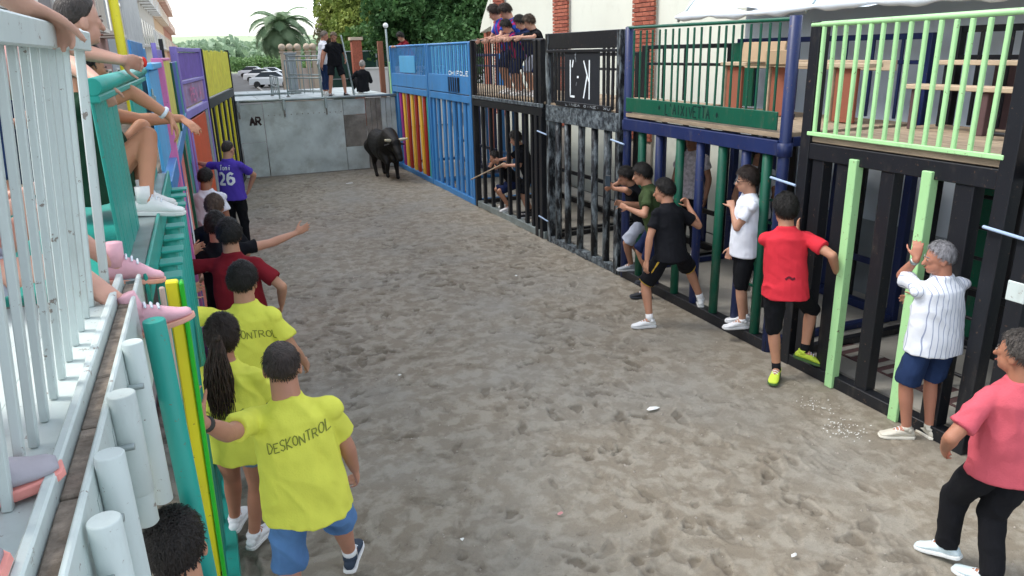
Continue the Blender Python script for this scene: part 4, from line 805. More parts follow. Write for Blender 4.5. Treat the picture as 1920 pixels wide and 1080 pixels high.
def hair_cap(hc, hf, hu, hr, s, off, parent, m, thick=.018, style='short', seed=0):
    nu, nv = 56, 40; c = np.asarray(hc)+hu*.022*s-hf*.006*s-off
    u = np.linspace(0, 2*math.pi, nu, endpoint=False); v = np.linspace(-1.25, 1.5708, nv); U, Vv = np.meshgrid(u, v); D = np.stack([np.cos(Vv)*np.sin(U), np.cos(Vv)*np.cos(U), np.sin(Vv)], -1).reshape(-1, 3)   # right, fwd, up
    fy = D[:, 1]; zz = D[:, 2]
    thr = np.interp(fy, [-1, -.5, -.1, .25, .55, .8, 1], [-.72, -.62, -.35, -.12, .28, .5, .56])
    if style == 'fringe': thr = np.interp(fy, [-1, -.5, -.1, .25, .55, .8, 1], [-.8, -.7, -.4, -.05, .12, .3, .34])
    if style == 'long': thr = np.interp(fy, [-1, -.5, -.1, .2, .5, .8, 1], [-1, -.95, -.7, -.1, .3, .5, .55])
    k = np.clip((zz-thr)/.30, 0, 1); k = k*k*(3-2*k); nz = fbm(D*6+seed*3.1, 1, 3, seed); st = fbm(D*np.array([17, 17, 6])+seed, 1, 2, seed+4)
    th = thick*k*(1+.35*nz)+.006*st*k*min(1.2, max(.55, thick/.018))
    if style == 'buzz': th = .006*k*(.6+.6*np.clip(zz, 0, 1))
    if style == 'bald': cm = np.clip((zz-.55-.2*np.abs(fy+.15))/.25, 0, 1); th = th*.55*(1-cm)+cm*(.0005+.004*st+.002*nz)
    if style == 'volume': th = th*(1+.9*np.clip(zz+.1, 0, 1))
    th = th-(1-k)*.014
    R_h = np.stack([D[:, 0]*(.073*s+th), D[:, 1]*(.094*s+th), D[:, 2]*(.098*s+th)], 1)
    Vw = c+R_h[:, :1]*hr+R_h[:, 1:2]*hf+R_h[:, 2:]*hu; F = [(j*nu+i, j*nu+(i+1) % nu, (j+1)*nu+(i+1) % nu, (j+1)*nu+i) for j in range(nv-1) for i in range(nu)]
    F.append(tuple(range(nu))[::-1]); Vl = Vw.tolist()
    if style not in ('buzz',):
        rg = np.random.default_rng(seed+11); crown = nrm(-hf*.35+hu); ln = .030 if style in ('short', 'bald') else .046
        cand = np.where(k > (.35 if style != 'bald' else .6))[0]; pick = rg.choice(cand, min(len(cand)*3, 1500 if thick > .015 else 900))
        for j in pick:
            if style == 'bald' and D[j, 2] > .5: continue
            jit = rg.normal(size=3); p0 = Vw[j]+jit*.002; n = nrm(D[j, 0]*hr+D[j, 1]*hf+D[j, 2]*hu); tdir = -crown+jit*.35; tdir = nrm(tdir-n*np.dot(tdir, n)); sd = np.cross(n, tdir)*.0016*s
            q1 = p0+n*.004+tdir*ln*.5*s; q2 = q1+nrm(tdir-n*.25)*ln*.5*s+n*rg.uniform(-.003, .003); b0 = len(Vl); Vl += [list(p0-sd*1.3), list(p0+sd*1.3), list(q1+sd), list(q1-sd), list(q2)]; F += [(b0, b0+1, b0+2, b0+3), (b0+3, b0+2, b0+4)]
    return obj('hair', mesh_of(Vl, F, m, True), parent)
def shoe(ank, td, up, s, m, sole, off, parent, low=True, len_=1., hh=1.):
    """ank = sole point under the ankle, td = toe direction, up = shoe's up"""
    td = nrm(td); up = nrm(up-td*np.dot(up, td)); sd = np.cross(td, up); a = np.asarray(ank)-off; R = []
    for x, w_, h0, h1 in ((-.068, .018, .02, .05), (-.058, .031, .018, .072), (-.02, .036, .016, .088), (.03, .037, .016, .097), (.07, .041, .016, .084), (.12, .047, .016, .064), (.16, .046, .016, .048), (.188, .039, .017, .043), (.203, .026, .02, .036)):
        h1 = h0+(h1-h0)*hh; R.append((a+td*x*s*len_+up*(h0+h1)/2*s, sd*w_*s, up*(h1-h0)/2*s))
    P = Prim(); P.rings(R, 14); P.limb(a+up*.06*s*hh-td*.01*s, a+up*(.085 if low else .13)*hh*s+up*.012*s-td*.018*s, .042*s, .041*s, round_=(0, 0)); o = obj('shoe', P.mesh(m, V3(0, 0, 0)), parent)
    if s*hh > .8 or hh > 1.1:
        P = Prim()
        for x, zt in ((.035, .099), (.06, .092), (.085, .082)):
            zt = .016+(zt-.016)*hh; c = a+td*x*s*len_+up*zt*s; P.limb(c-sd*.026*s-up*.010*s, c+up*.004*s, (.0035 if hh < 1.3 else .006)*s, (.0035 if hh < 1.3 else .006)*s, n=6); P.limb(c+up*.004*s, c+sd*.026*s-up*.010*s, (.0035 if hh < 1.3 else .006)*s, (.0035 if hh < 1.3 else .006)*s, n=6)
        obj('laces' if hh < 1.3 else 'straps', P.mesh(M_tarp, V3(0, 0, 0)), o)
    R = []
    for x, w_ in ((-.075, .02), (-.062, .036), (-.02, .041), (.03, .040), (.08, .045), (.125, .050), (.165, .050), (.197, .040), (.211, .022)): R.append((x, w_))
    V = []; F = []
    for z in (0, .006, .020, .024):
        for x, w_ in R+[(x, -w_) for x, w_ in R[::-1]]: q = .94 if z in (0, .024) else 1; V.append(tuple(a+td*x*s*q*len_+sd*w_*q*s+up*z*s))
    n = 2*len(R)
    for j in range(3):
        for i in range(n): F.append((j*n+i, j*n+(i+1) % n, (j+1)*n+(i+1) % n, (j+1)*n+i))
    F += [tuple(range(n))[::-1], tuple(range(3*n, 4*n))]; obj('sole', mesh_of(V, F, sole, False), o); return o
def wrinkle(amp, sd, freq=1.):
    def f(co, no):
        q = co*np.array([7, 7, 4.])*freq+sd*5.3; w_ = fbm(q+.8*np.stack([co[:, 2]*6, co[:, 0]*5, co[:, 1]*5], 1), 1, 2, sd); r = 1-np.abs(w_)*4.2
        q2 = co*np.array([15, 15, 9.])*freq; return amp*(np.clip(r, -1, 1)*.8+.5*fbm(q2, 1, 2, sd+3))
    return f
def person(label, root, h=1.75, face=0., pel=None, chest=None, tw=0., look=None, hands=None, feet=None, toes=None, poles=None, knees=None, sk='#b98a70', hair=('short', '#1b1614', .018), top=None, bottom=None, shoes=('#e6e6e4', '#dcdcda'),
           bulk=1., fem=False, curl=(.45, .45), palms=(None, None), handdir=(None, None), voxel=.011, text=None, group=None, base_z=0., arms=True, spread=.12, shoe_h=1., ups=None):
    """world coordinates; face = heading of the pelvis (deg clockwise from +Y), tw = extra turn of the shoulders"""
    s = h/1.75; root = V3(*root); off = V3(root[0], root[1], base_z); t = thing('person', label, 'person', off, 0, group)
    def hd(a): a = R_(a); return V3(math.sin(a), math.cos(a), 0), V3(math.cos(a), -math.sin(a), 0)
    pf, pr = hd(face); P0 = V3(*pel) if pel is not None else root+V3(0, 0, .93*s); U = nrm(chest) if chest is not None else V3(0, 0, 1)
    sf, srr = hd(face+tw); sf = nrm(sf-U*np.dot(sf, U)); sr = np.cross(sf, U)
    C_ = P0+U*.475*s; nb = C_+U*.055*s-sf*.005; lk = nrm(look) if look is not None else sf
    neckup = nrm(U*.75+V3(0, 0, .35)+lk*.12); hc = nb+neckup*.146*s+lk*.022*s; hu = nrm(V3(0, 0, 1)*.8+U*.2-lk*np.dot(V3(0, 0, 1)*.8+U*.2, lk)); hr = np.cross(lk, hu)
    shw = (.185 if not fem else .165)*s*(.85+.15*bulk); SH = [C_-sr*shw-U*.025*s, C_+sr*shw-U*.025*s]; hw = .09*s; HP = [P0-pr*hw, P0+pr*hw]
    hands = hands or [None, None]; ua, fa = .275*s, .245*s; EL = [None, None]; WR = [None, None]
    for i, q in enumerate((-1, 1)):
        tgt = hands[i] if hands[i] is not None else SH[i]+sr*q*.06-V3(0, 0, .50*s)+sf*.06
        pole = poles[i] if poles and poles[i] is not None else -sf*.7+sr*q*.35-V3(0, 0, .3); EL[i], WR[i] = ik(SH[i], tgt, ua, fa, np.asarray(pole))
    th_, sh_ = .425*s, .41*s; KN = [None, None]; AN = [None, None]; feet = feet or [root-pr*.1, root+pr*.1]; toes = toes or [pf-pr*.15, pf+pr*.15]; UPS = [None, None]
    for i in (0, 1):
        td = nrm(toes[i]); f = V3(*feet[i]); up = nrm(V3(0, 0, 1)-td*td[2]) if abs(td[2]) < .95 else -nrm(pf); UPS[i] = up if ups is None else nrm(V3(*ups[i])-td*np.dot(ups[i], td)); up = UPS[i]
        kp = knees[i] if knees and knees[i] is not None else nrm(td*V3(1, 1, 0))+pf*.3; KN[i], AN[i] = ik(HP[i], f+up*.085*s, th_, sh_, np.asarray(kp, float))
    B = Prim(); b = bulk; fx = 1.
    def tor(tt, rx, ry, fo=0., ax=None, ay=None): a_ = ax if ax is not None else sr; f_ = ay if ay is not None else sf; return (P0+U*tt*s+f_*fo*s, a_*rx*s, f_*ry*s)
    m_, f_ = (1, 0) if not fem else (.93, 1)
    body = [tor(-.09, .12, .085, -.01, pr, pf), tor(-.03, .158*(1+.04*f_), .112, -.012, pr, pf), tor(.05, .152, .105*b, 0, pr, pf), tor(.15, .133*m_*b, .098*b, .008), tor(.27, .146*m_*b, .108*b, .008), tor(.38, .158*m_, .112, .0), tor(.45, .150*m_, .095, -.008), tor(.50, .090, .066, -.01), tor(.55, .060, .054, -.008)]
    B.rings(body, 20)
    for i, q in enumerate((-1, 1)):
        if not (top and top.get('sleeve', .55) > 0): B.limb(nb-sr*q*.0*s-U*.035, SH[i]-U*.03*s, .034*s, .030*s)
        B.limb(SH[i]-sr*q*.02-U*.012*s, EL[i], .041*s*(.9+.1*b), .039*s, mid=[(.2, .044*s*(.9+.1*b)), (.45, .047*s*(.9+.1*b))]); B.limb(EL[i], WR[i], .041*s, .0265*s, mid=[(.25, .042*s)])
        hd_ = nrm(handdir[i]) if handdir[i] is not None else nrm(WR[i]-EL[i]); pm = palms[i] if palms[i] is not None else -sr*q; hand(B, WR[i]-hd_*.0, hd_, V3(*pm), V3(*(sf+V3(0, 0, .3))), curl[i], s, spread)
        kn = nrm(KN[i]-HP[i]); B.limb(HP[i], KN[i], .083*s*(.8+.2*b), .054*s, mid=[(.4, .075*s*(.8+.2*b)), (.85, .057*s)]); B.limb(KN[i], AN[i], .054*s, .037*s, mid=[(.3, .056*s), (.7, .042*s)])
        B.limb(AN[i], AN[i]-UPS[i]*.045*s+nrm(toes[i])*.1*s, .036*s, .03*s)
    hs_ = s*(1.05 if h > 1.5 else 1.05+.18*(1.5-h)/.3); head_geo(B, hc, lk, hu, hr, hs_, nb-U*.02, fem)
    remesh_job(B, skin(sk), off, 'body', t, voxel)
    eyes(hc, lk, hu, hr, hs_, off, t, hairm(hair[1])); sd_ = int(abs(root[0]*31+root[1]*17)) % 50; hair_cap(hc, lk, hu, hr, hs_, off, t, hairm(hair[1]), hair[2]*s, hair[0], sd_)
    info = dict(t=t, s=s, off=off, P0=P0, U=U, sf=sf, sr=sr, C=C_, SH=SH, EL=EL, WR=WR, KN=KN, AN=AN, hc=hc, lk=lk, hu=hu, hr=hr, nb=nb, HP=HP, pf=pf, pr=pr)
    if top:
        m, sl, hem, loose = top['m'], top.get('sleeve', .55), top.get('hem', -.08), top.get('loose', 1.); S = Prim(); e = (.013+.004*loose)*s
        def tr(tt, rx, ry, fo=0., ax=None, ay=None): return tor(tt, rx+e/s, ry+e/s, fo, ax, ay)
        R = [tr(hem, .168*b+.012*loose, .128*b+.01*loose, .0, pr, pf), tr(hem+.02, .166*b+.012*loose, .126*b+.01*loose, .0, pr, pf), tr(.05, .160*b+.008*loose, .118*b+.012*loose, .003), tr(.15, .148*m_*b+.014*loose, .112*b+.012*loose, .006), tr(.27, .153*m_*b+.008, .117*b, .006), tr(.38, .162*m_, .118, 0), tr(.44, .166*m_, .106, -.006), tr(.487, .128, .082, -.008), tr(.512, .088, .066, -.008), tr(.53, .066, .062, -.006), tr(.552, .058, .056, -.004)]
        S.rings(R, 22)
        for i, q in enumerate((-1, 1)):
            if sl > 0:
                if sl <= 1: E = SH[i]+(EL[i]-SH[i])*sl; S.limb(nb-sr*q*.04*s-U*.030*s, SH[i]-U*.012*s, .050*s, .054*s); S.limb(SH[i]-sr*q*.03*s, E, .056*s*(.9+.1*b), .054*s+.010*loose, round_=(1, 0), mid=[(.3, .057*s*(.9+.1*b)), (.7, .056*s+.006*loose)])
                else: S.limb(SH[i]-sr*q*.03*s, EL[i], .066*s, .056*s, round_=(1, 1)); S.limb(EL[i], EL[i]+(WR[i]-EL[i])*(sl-1), .054*s, .042*s, round_=(1, 0))
        def after(o, text=text, info=info):
            if not text: return
            for tx in text: cloth_text(o, info, **tx)
        remesh_job(S, m, off, top.get('name', 'shirt'), t, max(voxel, .008), 6 if voxel < .012 else 4, wrinkle(.0078*top.get('wr', 1.), sd_+1), after)
    if bottom:
        m, ln, loose = bottom['m'], bottom['len'], bottom.get('loose', 1.); S = Prim(); e = .012
        S.rings([tor(-.10, .125, .105, -.005, pr, pf), tor(-.03, .168*(.6+.4*b)+.004, .124, -.010, pr, pf), tor(.03, .162*b, .116*b, -.004, pr, pf), tor(.09, .150*b, .110*b, 0, pr, pf)], 20)
        for i in (0, 1):
            if ln <= 1: E = HP[i]+(KN[i]-HP[i])*ln; S.limb(HP[i], E, .092*s*(.8+.2*b), (.074+.016*loose)*s, round_=(1, 0), mid=[(.5, (.084+.006*loose)*s*(.8+.2*b))])
            else:
                r_ = .010*loose; S.limb(HP[i], KN[i], .092*s*(.8+.2*b), (.062+r_)*s, mid=[(.5, (.078+r_)*s)]); S.limb(KN[i], KN[i]+(AN[i]-KN[i])*(ln-1), (.062+r_)*s, (.050+r_)*s, round_=(1, 0))
        info['bottom'] = remesh_job(S, m, off, bottom.get('name', 'shorts'), t, max(voxel, .008), 5, wrinkle(.009, sd_+7))
    if shoes:
        for i in (0, 1): shoe(AN[i]-UPS[i]*.085*s, toes[i], UPS[i], s, mat('shoe'+shoes[0], shoes[0], rough=.7, var=.12, bump=.2), mat('sole'+shoes[1], shoes[1], rough=.7), off, t, hh=shoe_h, low=shoe_h < 1.2)
        for i in (0, 1):
            if base_z > 2.25: continue
            sc_ = shoes[2] if len(shoes) > 2 else shoes[0]; P = Prim(); P.limb(AN[i]-UPS[i]*.01, AN[i]+nrm(KN[i]-AN[i])*(.07 if len(shoes) > 2 else .028)*s, .042*s, .041*s, round_=(0, 0)); obj('sock', P.mesh(cloth('sock'+sc_, sc_), off), t)
    return info
def cloth_text(o, info, text='', up=.33, w=.3, hgt=.1, lw=.008, col='#333a22', back=True, jit=.12, sts=None, slant=0., right=0., jname='lettering'):
    bvh = BVHTree.FromPolygons([v.co.copy() for v in o.data.vertices], [tuple(p.vertices) for p in o.data.polygons]); off = info['off']; s = info['s']
    n = -info['sf'] if back else info['sf']; xa = info['sr'] if back else -info['sr']; c = info['P0']+info['U']*up*s+xa*right-off
    def place(x, y):
        y = y+slant*x; org = c+xa*x+info['U']*y+n*.5; h = bvh.ray_cast(Vector(org), Vector(-n), 1.)
        return tuple(np.array(h[0])+n*.0035) if h[0] is not None else None
    V, F = ribbon_geo(sts or strokes(text, w, hgt, jit), lw, place, .008)
    if V: obj(jname, mesh_of(V, F, M_tex('print'+col, col)), o)
# ------------------------------------------------------------------ clothes
C_yel = cloth('yellow_shirt', '#dfe15c'); C_dred = cloth('dark_red_shirt', '#7d1f28'); C_blk = cloth('black_cloth', '#191a1e'); C_wht = cloth('white_cloth', '#dfe3ec'); C_pur = cloth('purple_shirt', '#5340a8')
C_red = cloth('red_shirt', '#cf3440'); C_pink = cloth('coral_shirt', '#c45a66'); C_grn = cloth('olive_shirt', '#3e4d30'); C_den = cloth('blue_denim', '#5b82b4', .25); C_dend = cloth('dark_denim', '#26375a', .25); C_denl = cloth('grey_denim', '#7590a8', .2)
C_gry = cloth('light_grey_cloth', '#a9afbd'); C_nvy = cloth('navy_cloth', '#1d2748'); C_pvt = cloth('violet_cloth', '#5b4fb8'); C_dgr = cloth('dark_green_cloth', '#22402f')
def striped(name, base, stripe, scale, wdt=.2, axis=0, c3=None):
    m = cloth(name, base); nt = m.node_tree; N = nt.nodes; L = nt.links; b = N['Principled BSDF']; src = b.inputs['Base Color'].links[0].from_socket
    tc = N.new('ShaderNodeTexCoord'); sx = N.new('ShaderNodeSeparateXYZ'); L.new(tc.outputs['Object'], sx.inputs[0])
    mu = N.new('ShaderNodeMath'); mu.operation = 'MULTIPLY'; mu.inputs[1].default_value = scale; L.new(sx.outputs[axis], mu.inputs[0]); fr = N.new('ShaderNodeMath'); fr.operation = 'FRACT'; L.new(mu.outputs[0], fr.inputs[0])
    lt = N.new('ShaderNodeMath'); lt.operation = 'LESS_THAN'; lt.inputs[1].default_value = wdt; L.new(fr.outputs[0], lt.inputs[0])
    mx = N.new('ShaderNodeMix'); mx.data_type = 'RGBA'; L.new(lt.outputs[0], mx.inputs[0]); L.new(src, mx.inputs[6]); mx.inputs[7].default_value = lin(stripe)+(1,); L.new(mx.outputs[2], b.inputs['Base Color']); return m
C_str = striped('striped_shirt', '#dfe4ec', '#98a1ba', 32, .16); C_clar = striped('claret_blue_shirt', '#2f57b8', '#a42a63', 9, .5, 1); C_clar2 = striped('claret_navy_shirt', '#28366e', '#b0265c', 10, .5, 1)
DK = '#17130f'; BR = '#2f221a'
FW = 'people standing in the muddy street along the left cages'; FR = 'people at the right cages'
desk = lambda up, w_=.34, sl=.12, rt=0.: [dict(text='DESKONTROL', up=up, w=w_, hgt=.05, lw=.0055, col='#7c8436', slant=sl, right=rt)]
def tee(m, **k): d = dict(m=m); d.update(k); return d
I_y = person('stout man in a yellow lettered shirt and blue denim shorts, nearest in the street', (.2, 3.4, 0), 1.76, 12, pel=(.21, 3.29, .93), chest=(-.05, .06, 1), look=(.15, 1, -.1), hands=[(-.165, 2.93, 1.60), (.50, 3.50, .84)], poles=[(.1, -.1, -1), None],
   feet=[(.06, 3.36, 0), (.47, 3.80, 0)], sk='#b98670', hair=('bald', '#3a302c', .012), top=tee(C_yel, sleeve=.72, hem=-.08, loose=1.0, wr=1.5), bottom=dict(m=C_den, len=.98, loose=1.1, name='denim_shorts'), shoes=('#2c3a4c', '#e8e8e8', '#dfe0e2'), bulk=1.1, voxel=.0075, text=desk(.37, .29, .22, .04), group=FW, curl=(.3, .6), handdir=((-.2, -.1, 1), None))
P = Prim(); P.limb(I_y['WR'][0]-nrm(I_y['WR'][0]-I_y['EL'][0])*.03, I_y['WR'][0]-nrm(I_y['WR'][0]-I_y['EL'][0])*.005, .034, .034, round_=(0, 0)); obj('wristband', P.mesh(M_rubber, I_y['off']), I_y['t'])
I_w = person('woman with a long dark ponytail, yellow shirt and short denim shorts', (-.06, 4.22, 0), 1.66, 28, pel=(-.07, 4.11, .87), chest=(.0, .05, 1), look=(.25, 1, -.05), hands=[(-.19, 4.5, 1.15), (.24, 4.32, .95)],
   feet=[(-.17, 4.52, 0), (-.07, 4.32, 0)], sk='#b07a62', hair=('long', '#2e211b', .02), top=tee(C_yel, sleeve=.68, hem=-.06, loose=1.35, wr=1.3), bottom=dict(m=C_denl, len=.30, loose=.9, name='denim_shorts'), shoes=('#e7e8ea', '#e2e2e0'), bulk=1.18, fem=True, voxel=.0085, text=desk(.25, .32, 0.), group=FW)
def strand_tail(info, m, ln=.50, n=240, rad=.055, tie=.03, back=.105):
    off = info['off']; s = info['s']; a0 = info['hc']-info['lk']*back*s+info['hu']*tie*s; Pt = Prim()
    for k in range(n):
        a = k*2.399; r = rad*math.sqrt((k+.5)/n); x = r*math.cos(a); y = r*math.sin(a)*.6; l = ln*random.uniform(.72, 1.05); pts = []
        for i in range(9):
            f = i/8; sp = .3+1.25*min(1, f*2.2)-.35*max(0, f-.6); wv = .008*math.sin(f*7+k); pts.append(a0+info['sr']*(x*sp*.9+wv*1.6)-info['sf']*(.015+.055*math.sin(min(1, f*1.5)*math.pi*.6)+y*sp)-V3(0, 0, f*l)+info['hu']*.0)
        rg = []
        for i, p in enumerate(pts): rr = .0048*(1-.72*(i/8)**1.6); rg.append((p, info['sr']*rr, info['sf']*rr))
        Pt.rings(rg, 6)
    Pt.ell(a0-info['sf']*.01, info['sr']*.03, info['sf']*.03, info['hu']*.03)
    o = obj('ponytail', Pt.mesh(m, off), info['t']); o['kind'] = 'stuff'; return o
strand_tail(I_w, hairm('#3a2a21'))
person('dark haired man in a yellow lettered shirt behind the ponytailed woman', (.1, 5.0, 0), 1.74, 25, pel=(.10, 4.86, .92), chest=(-.02, .08, 1), look=(.35, 1, -.1), hands=[(-.24, 5.35, 1.42), (.42, 4.95, .95)], poles=[(-.6, -.5, -.2), None],
   feet=[(0, 5.1, 0), (.2, 4.95, 0)], sk='#b98a70', hair=('short', DK, .02), top=tee(C_yel, sleeve=.66, hem=-.10, loose=1.4, wr=1.3), bottom=dict(m=C_dend, len=.95), shoes=('#35353a', '#c9c9c9'), voxel=.009, text=desk(.36, .34, -.12, .03), group=FW)
person('black haired man in a dark red shirt with his left hand on the fence', (.08, 6.2, 0), 1.76, 22, chest=(-.02, .04, 1), look=(.1, 1, -.05), hands=[(-.24, 6.6, 1.42), (.40, 6.2, 1.0)], poles=[(-.6, -.5, -.2), (.6, -.6, -.4)],
   sk='#bb8b70', hair=('short', DK, .024), top=tee(C_dred, sleeve=.72, hem=-.08, loose=1.5), bottom=dict(m=C_blk, len=.95), voxel=.009, group=FW, bulk=1.08)
person('person in black with bare neck stretching the right arm out over the mud', (.0, 6.80, 0), 1.72, 0, chest=(-.05, .02, 1), look=(.3, 1, -.1), hands=[(-.2, 7.0, 1.1), (.66, 6.95, 1.42)], poles=[None, (0, .1, -1)], handdir=(None, (1, .15, .35)), palms=(None, (0, 1, .2)), curl=(.4, .12),
   sk='#c08f76', hair=('short', DK, .02), top=tee(C_blk, sleeve=.5, hem=-.06, loose=1.2), bottom=dict(m=C_blk, len=.95), voxel=.009, group=FW)
person('light brown haired man in a black shirt, third behind the dark red shirt', (-.02, 7.75, 0), 1.72, 8, look=(.3, 1, -.15), hands=[(-.26, 8.0, 1.2), (.2, 7.95, 1.0)], sk='#b98a70', hair=('short', '#59473a', .018), top=tee(C_blk, sleeve=.65, loose=1.3), bottom=dict(m=C_blk, len=1.8, name='trousers'), voxel=.010, group=FW)
person('man in a plain white shirt close against the salmon boards', (-.08, 9.75, 0), 1.72, 18, look=(.5, 1, -.2), hands=[(-.1, 10.1, 1.0), (.12, 9.7, .82)], sk='#9c6d55', hair=('short', DK, .014), top=tee(C_wht, sleeve=.65, loose=1.4, hem=-.12), bottom=dict(m=C_dend, len=1.8, name='trousers'), voxel=.010, group=FW)
I_p = person('man in a purple shirt numbered 26 leaning his left hand on the boards', (.28, 12.2, 0), 1.80, 30, pel=(.27, 12.05, .96), look=(.75, .8, -.05), hands=[(-.32, 12.9, 1.42), (.52, 12.15, 1.02)], poles=[(0, -.4, -.6), (1, .2, .1)], sk='#b98a70', hair=('buzz', '#2a211c', .012),
   top=tee(C_pur, sleeve=.72, hem=-.06, loose=1.4), bottom=dict(m=C_blk, len=1.85, name='trousers'), voxel=.010, group=FW, text=[dict(text='26', up=.27, w=.23, hgt=.17, lw=.036, col='#f0f0f4', jit=0), dict(text='Toni', up=.43, w=.17, hgt=.07, lw=.013, col='#e8e8ee', jit=0)])
person('dark haired boy standing under the white pipes in the lower left corner', (-.26, 2.12, 0), 1.72, 5, look=(.12, 1, .0), hands=[(-.3, 2.3, 1.0), (-.05, 2.3, 1.0)], sk='#bb8a70', hair=('short', '#1d1714', .010), top=tee(C_gry, sleeve=.6), bottom=dict(m=C_dend, len=1.8, name='trousers'), voxel=.007)
# ---- upper left deck
UL = 'people on the left decks'; ZD = 2.28
person('person off the left edge whose bare forearm and hand grip the white top rail', (-.75, 1.55, ZD), 1.70, 60, pel=(-.70, 1.56, ZD+.82), chest=(.6, .05, .75), look=(.8, .6, 0), hands=[(-.315, 1.90, 3.115), (-.4, 1.1, 3.12)], poles=[(-.5, -.8, .3), None], handdir=((.45, .85, -.32), None), palms=((-.25, -.2, -1), None), curl=(.62, .5),
   sk='#c49a86', hair=('short', DK, .02), top=tee(C_dgr, sleeve=1.35, loose=1.2), bottom=dict(m=C_dend, len=1.8, name='trousers'), voxel=.006, group=UL, base_z=ZD, spread=.05)
I_b = person('boy with a close cropped head leaning bare armed over the teal railing', (-.95, 3.2, ZD), 1.42, 75, pel=(-.90, 3.62, ZD+.60), chest=(.82, .12, .42), tw=0, look=(.85, .5, -.05), hands=[(-.235, 3.55, 2.985), (-.275, 3.06, 2.90)], poles=[(-.3, -.7, .1), (.3, -.6, .35)], handdir=((.5, .8, -.1), (.25, .1, -1)), curl=(1.0, .7),
   sk='#c79a86', hair=('buzz', '#3b342f', .01), top=dict(m=cloth('pale_pink_vest', '#c99a92'), sleeve=0, loose=.6, name='vest'), bottom=dict(m=C_nvy, len=.9), voxel=.006, group=UL, base_z=ZD)
P = Prim(); P.ell(V3(-.20, 3.66, 2.985), V3(.014, 0, 0), V3(0, .02, 0), V3(0, 0, .022)); o = obj('red_sweet', P.mesh(M_tex('red_thing', '#d9382a'), V3(-.2, 3.62, 2.975)), None, (-.2, 3.62, 2.975)); tag(o, 'small red thing held in the hand of the boy at the teal railing', 'toy')
I_s = person('youth seated on the teal deck with bare knees and white trainers over the edge', (-.5, 4.0, ZD), 1.38, 90, pel=(-.50, 3.98, ZD+.15), chest=(.02, .1, 1), look=(1, .4, -.2), hands=[(-.10, 4.25, 2.70), (-.145, 3.95, 2.735)], poles=[(0, 0, -1), (.1, 0, .5)], feet=[(-.34, 4.02, 2.305), (-.30, 3.78, 2.305)],
   toes=[(1, -.25, -.05), (1, -.15, -.08)], knees=[(.9, .1, .55), (.9, -.1, .5)], bulk=1.35, shoe_h=1.2, handdir=((.5, -.5, -.4), (.35, -.1, -1)), palms=((0, 0, -1), (-1, 0, -.3)), curl=(.3, .4), sk='#bd8768', hair=('short', DK, .02), top=tee(C_dgr, sleeve=.4), bottom=dict(m=C_pvt, len=.45), shoes=('#e9ebe8', '#dfe3de'), voxel=.006, group=UL, base_z=ZD)
P = Prim(); e = nrm(I_s['WR'][1]-I_s['EL'][1]); P.limb(I_s['WR'][1]-e*.035, I_s['WR'][1]-e*.02, .031, .031, round_=(0, 0)); obj('bracelet', P.mesh(M_tarp, I_s['off']), I_s['t'])
I_c = person('small child seated behind the white rails with pink trainers sticking out', (-.80, 2.62, ZD), 1.18, 80, pel=(-.74, 2.60, ZD+.10), chest=(.1, 0, 1), hands=[(-.55, 2.8, 2.6), (-.55, 2.45, 2.6)], feet=[(-.335, 2.685, 2.285), (-.245, 2.40, 2.19)],
   toes=[(1, .1, -.12), (1, .06, .24)], knees=[(.4, 0, 1), (.4, -.1, 1)], sk='#cf9f8c', hair=('short', BR, .018), top=tee(C_pink, sleeve=.6), bottom=dict(m=C_gry, len=.5), shoes=('#e3b0bb', '#efb09a'), shoe_h=1.5, voxel=.006, group=UL, base_z=ZD)
# second half scale fix: straps on the pink trainers
for i in (0, 1):
    pass
person('child with a grey shoe with coral toe on the white deck edge', (-.85, 1.22, ZD), 1.45, 80, pel=(-.80, 1.25, ZD+.12), chest=(-.1, 0, 1), hands=[(-.8, 1.3, 2.6), (-.8, 1.0, 2.6)], feet=[(-.475, 1.30, 2.30), (-.5, 1.05, 2.30)],
   toes=[(1, .25, .10), (1, 0, .2)], knees=[(.3, 0, 1), (.3, 0, 1)], sk='#c79a86', hair=('short', BR, .02), top=tee(C_gry), bottom=dict(m=C_nvy, len=1.7, name='trousers'), shoes=('#a7a4ac', '#ee9c92'), shoe_h=1.2, voxel=.009, group=UL, base_z=ZD)
person('person in dark clothes sitting on the deck behind the white balusters', (-.95, 4.9, ZD), 1.6, 150, pel=(-.95, 4.9, ZD+.15), chest=(0, 0, 1), feet=[(-.75, 4.45, ZD), (-.95, 4.4, ZD)], toes=[(.2, -1, 0), (0, -1, 0)], knees=[(0, -.3, 1)]*2, hands=[(-.7, 4.6, 2.7), (-.9, 4.6, 2.7)], sk='#b07a62', hair=('short', DK, .02), top=tee(C_nvy), bottom=dict(m=C_dend, len=1.8, name='trousers'), voxel=.014, group=UL, base_z=ZD)
person('person in a dark red top sitting further along the left deck', (-1.1, 6.1, ZD), 1.6, 120, pel=(-1.1, 6.1, ZD+.15), chest=(0, 0, 1), feet=[(-.7, 5.8, ZD), (-.8, 5.7, ZD)], toes=[(.5, -1, 0), (.5, -1, 0)], knees=[(0, -.3, 1)]*2, hands=[(-.8, 5.9, 2.7), (-.9, 5.8, 2.7)], sk='#b07a62', hair=('short', DK, .02), top=tee(C_dred), bottom=dict(m=C_blk, len=1.8, name='trousers'), voxel=.014, group=UL, base_z=ZD)
